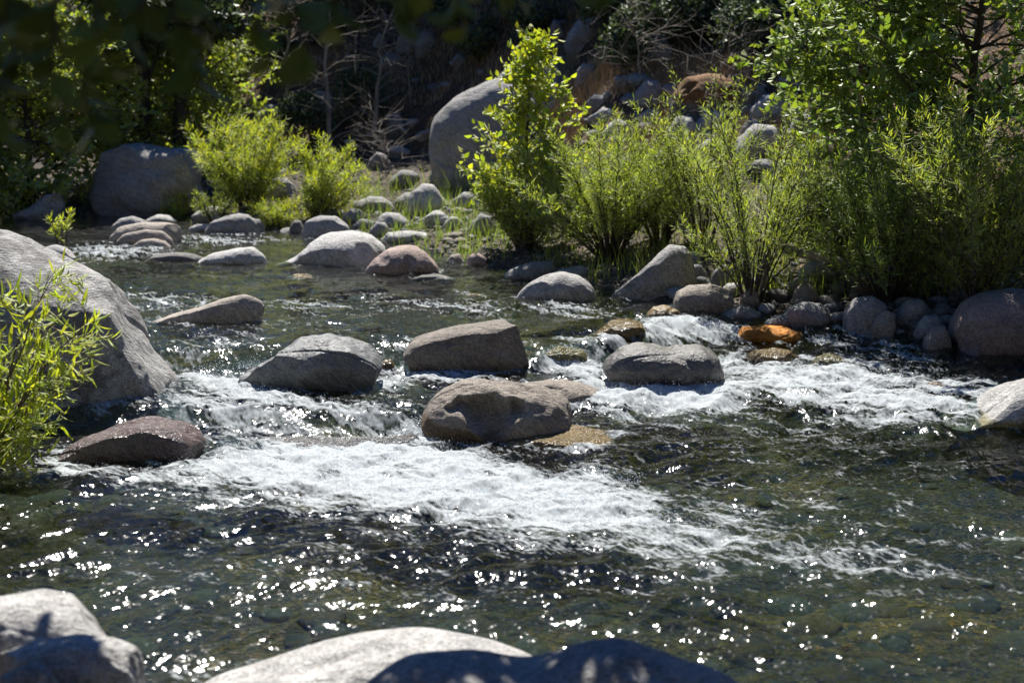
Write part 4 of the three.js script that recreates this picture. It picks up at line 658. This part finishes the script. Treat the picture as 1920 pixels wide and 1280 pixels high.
{ // unseen oaks added behind and beside the eye: they block sky light from the rock fronts
  const r = rng(66);
  [[-7.5, 1.5, 7.5, 3.4], [-3.4, 3.2, 8.5, 3.6], [0.6, 3.4, 9, 3.6], [4.6, 2.4, 8.5, 3.6], [8.6, -0.5, 8, 3.4], [8.8, -5.5, 7.5, 3.0], [9.6, -10.5, 8, 3.2], [-1.6, 7.5, 13, 4], [3.0, 7.5, 13, 4], [-6.5, 6.5, 12, 4], [8.5, 5, 12, 4]].forEach(([x, z, hc, R]) => {
    const g = put(new THREE.Group(), 'sky_block_oak'), list = []; g.position.set(x, G(x, z), z); tag(g, 'tall unseen oak added on the near bank to block sky light', 'tree', 'unseen oaks added to block sky light');
    const o = buf(), c = V(0, hc - 0.5, 0); tube(o, bezier(V(0, -0.3, 0), V(0.2, hc * 0.5, 0), c, 8, 0.1, r), 0.16, 0.06, 8); const tr = new THREE.Mesh(geo(o), M.bark); tr.name = 'trunk'; g.add(tr);
    crown(g, list, c.clone().add(V(0, -0.6, 0)), R, R * 0.95, R, 5600, 0.24, r);
    const im = new THREE.InstancedMesh(LEAF.ovate, L.oak[0], list.length); list.forEach((m, k) => { im.setMatrixAt(k, m); const q = 0.6 + 0.7 * r(); im.setColorAt(k, lin(q, q, q)); }); im.name = 'crown'; im.userData.kind = 'stuff'; g.add(im);
  });
}
{ // dark brush on the upper slope
  const r = rng(88);
  [[590, 60], [660, 20], [760, 20], [850, 45], [960, 20], [1010, 60], [1150, 40], [1200, 110], [1270, 70], [1340, 50], [1420, 100], [1480, 60], [1560, 90], [520, 110], [430, 150], [900, 90], [680, 200], [1250, 10], [1380, 10], [1100, 10], [800, 0], [580, 250], [60, 200, 1], [150, 230, 1], [230, 170, 1], [300, 60, 1], [380, 130, 1], [420, 40, 1], [180, 60, 1], [80, 60, 1], [480, 30, 1]].forEach(([px, py, more = 0]) => {
    const b = onGround(px, py + 22), g = put(new THREE.Group(), 'hillside_brush'), list = [], R = 0.45 + 0.35 * r() + 0.5 * more; g.position.copy(b); tag(g, 'low dark brush growing on the shaded upper slope', 'shrub', 'brush on the shaded upper slope');
    for (let k = 0; k < 6; k++) { const e = rndDir(r).multiply(V(R, R * 0.4, R)).add(V(0, R * 0.9, 0)), b2 = buf(); tube(b2, bezier(V(0, -0.1, 0), V(e.x * 0.3, e.y * 0.6, e.z * 0.3), e, 5, 0.06, r), 0.018, 0.004, 4); const m = new THREE.Mesh(geo(b2), M.darkBark); m.name = 'stem'; g.add(m); }
    crown(g, list, V(0, R * 0.85, 0), R, R * 0.8, R, 1500 + 1800 * more, 0.085, r);
    const im = new THREE.InstancedMesh(LEAF.ovate, L.oak[0], list.length); list.forEach((m, k) => { im.setMatrixAt(k, m); const q = 0.6 + 0.8 * r(); im.setColorAt(k, lin(q, q, q)); }); im.name = 'crown'; im.userData.kind = 'stuff'; g.add(im);
  });
}
{ // the near alder: its trunk stands on the near bank outside the picture, boughs reach over the water
  const r = rng(404), b = V(-2.7, 0, -2.2); b.y = G(b.x, b.z);
  const g = put(new THREE.Group(), 'overhanging_alder'), list = [], big = []; g.position.copy(b);
  tag(g, 'out of focus alder bough with dark hanging leaves over the near bank', 'tree');
  const loc = p => p.clone().sub(b), head = V(0.3, 2.6, -0.4), o = buf();
  tube(o, bezier(V(0, -0.3, 0), V(-0.1, 1.4, 0), head, 8, 0.04, r), 0.14, 0.07, 9); const tr = new THREE.Mesh(geo(o), M.bark); tr.name = 'trunk'; g.add(tr);
  const bough = e => { const bb = buf(), pts = bezier(head, head.clone().lerp(e, 0.5).add(V(0, 0.35, 0)), e, 9, 0.05, r); tube(bb, pts, 0.03, 0.006, 5); const m = new THREE.Mesh(geo(bb), M.bark); m.name = 'limb'; g.add(m); return pts; };
  // hanging sprays at the top of the picture
  for (const [px, py, d, hang, n] of [[20, -30, 3.0, 0.16, 16], [70, 0, 3.1, 0.10, 12], [110, -30, 2.9, 0.30, 20], [150, 20, 3.2, 0.26, 18], [330, -20, 3.0, 0.10, 12], [390, -20, 3.2, 0.20, 16], [480, -10, 2.8, 0.12, 10], [545, -20, 2.7, 0.12, 8], [640, -40, 3.2, 0.10, 12], [760, -50, 3.1, 0.08, 12], [850, -40, 3.0, 0.10, 10], [960, -60, 3.3, 0.09, 10], [1080, -60, 3.2, 0.07, 9], [0, 60, 3.0, 0.22, 16], [180, -20, 2.8, 0.16, 16], [270, -20, 2.9, 0.08, 12]]) {
    const e = loc(atDepth(px, py, d)), pts = bough(e), tw = [e, e.clone().add(V(0.03 * (r() - 0.5), -hang * 0.5, 0.05)), e.clone().add(V(0.06 * (r() - 0.5), -hang, 0.1 * (r() - 0.5)))];
    const bb = buf(); tube(bb, tw, 0.004, 0.0015, 4); const m = new THREE.Mesh(geo(bb), M.bark); m.name = 'twig'; g.add(m);
    leavesOn(big, tw, Math.round(n * 0.7), 0.085, { hug: 0.3, lift: -0.3, tumble: 0.9, from: 0 }, r);
  }
  for (const m of big.slice(0, 300)) { const l = new THREE.Mesh(LEAF.ovate, L.shadedAlder[Math.floor(r() * 3)]); l.name = 'leaf'; l.applyMatrix4(m); g.add(l); }
  // leafy crown above: keeps the sprays and the dark near boulder in shade
  const shadeFor = (p, t, R, n) => { const c = loc(p.clone().addScaledVector(SUN, t)); bough(c); crown(g, list, c, R, R * 0.45, R, n, 0.10, r); };
  for (const px of [30, 150, 280, 400, 520]) shadeFor(atDepth(px, 90, 3.1), 1.15, 0.62, 3600);
  for (const px of [640, 780, 920, 1060]) shadeFor(atDepth(px, -10, 3.1), 1.1, 0.55, 2200);
  for (const px of [720, 860, 1000, 1150, 1280, 1380]) shadeFor(atDepth(px, 1265, 4.5), 3.4, 0.40, 190);
  shadeFor(atDepth(20, 1270, 4.4), 3.4, 0.3, 500);
  const im = new THREE.InstancedMesh(LEAF.ovate, L.shadedAlder[0], list.length + Math.max(0, big.length - 300)); [...list, ...big.slice(300)].forEach((m, k) => { im.setMatrixAt(k, m); const q = 0.6 + 0.7 * r(); im.setColorAt(k, lin(q, q, q)); }); im.name = 'foliage'; im.userData.kind = 'stuff'; g.add(im);
}

scene.traverse(o => { if (o.isMesh) { o.castShadow = true; o.receiveShadow = true; } });
renderer.render(scene, camera);
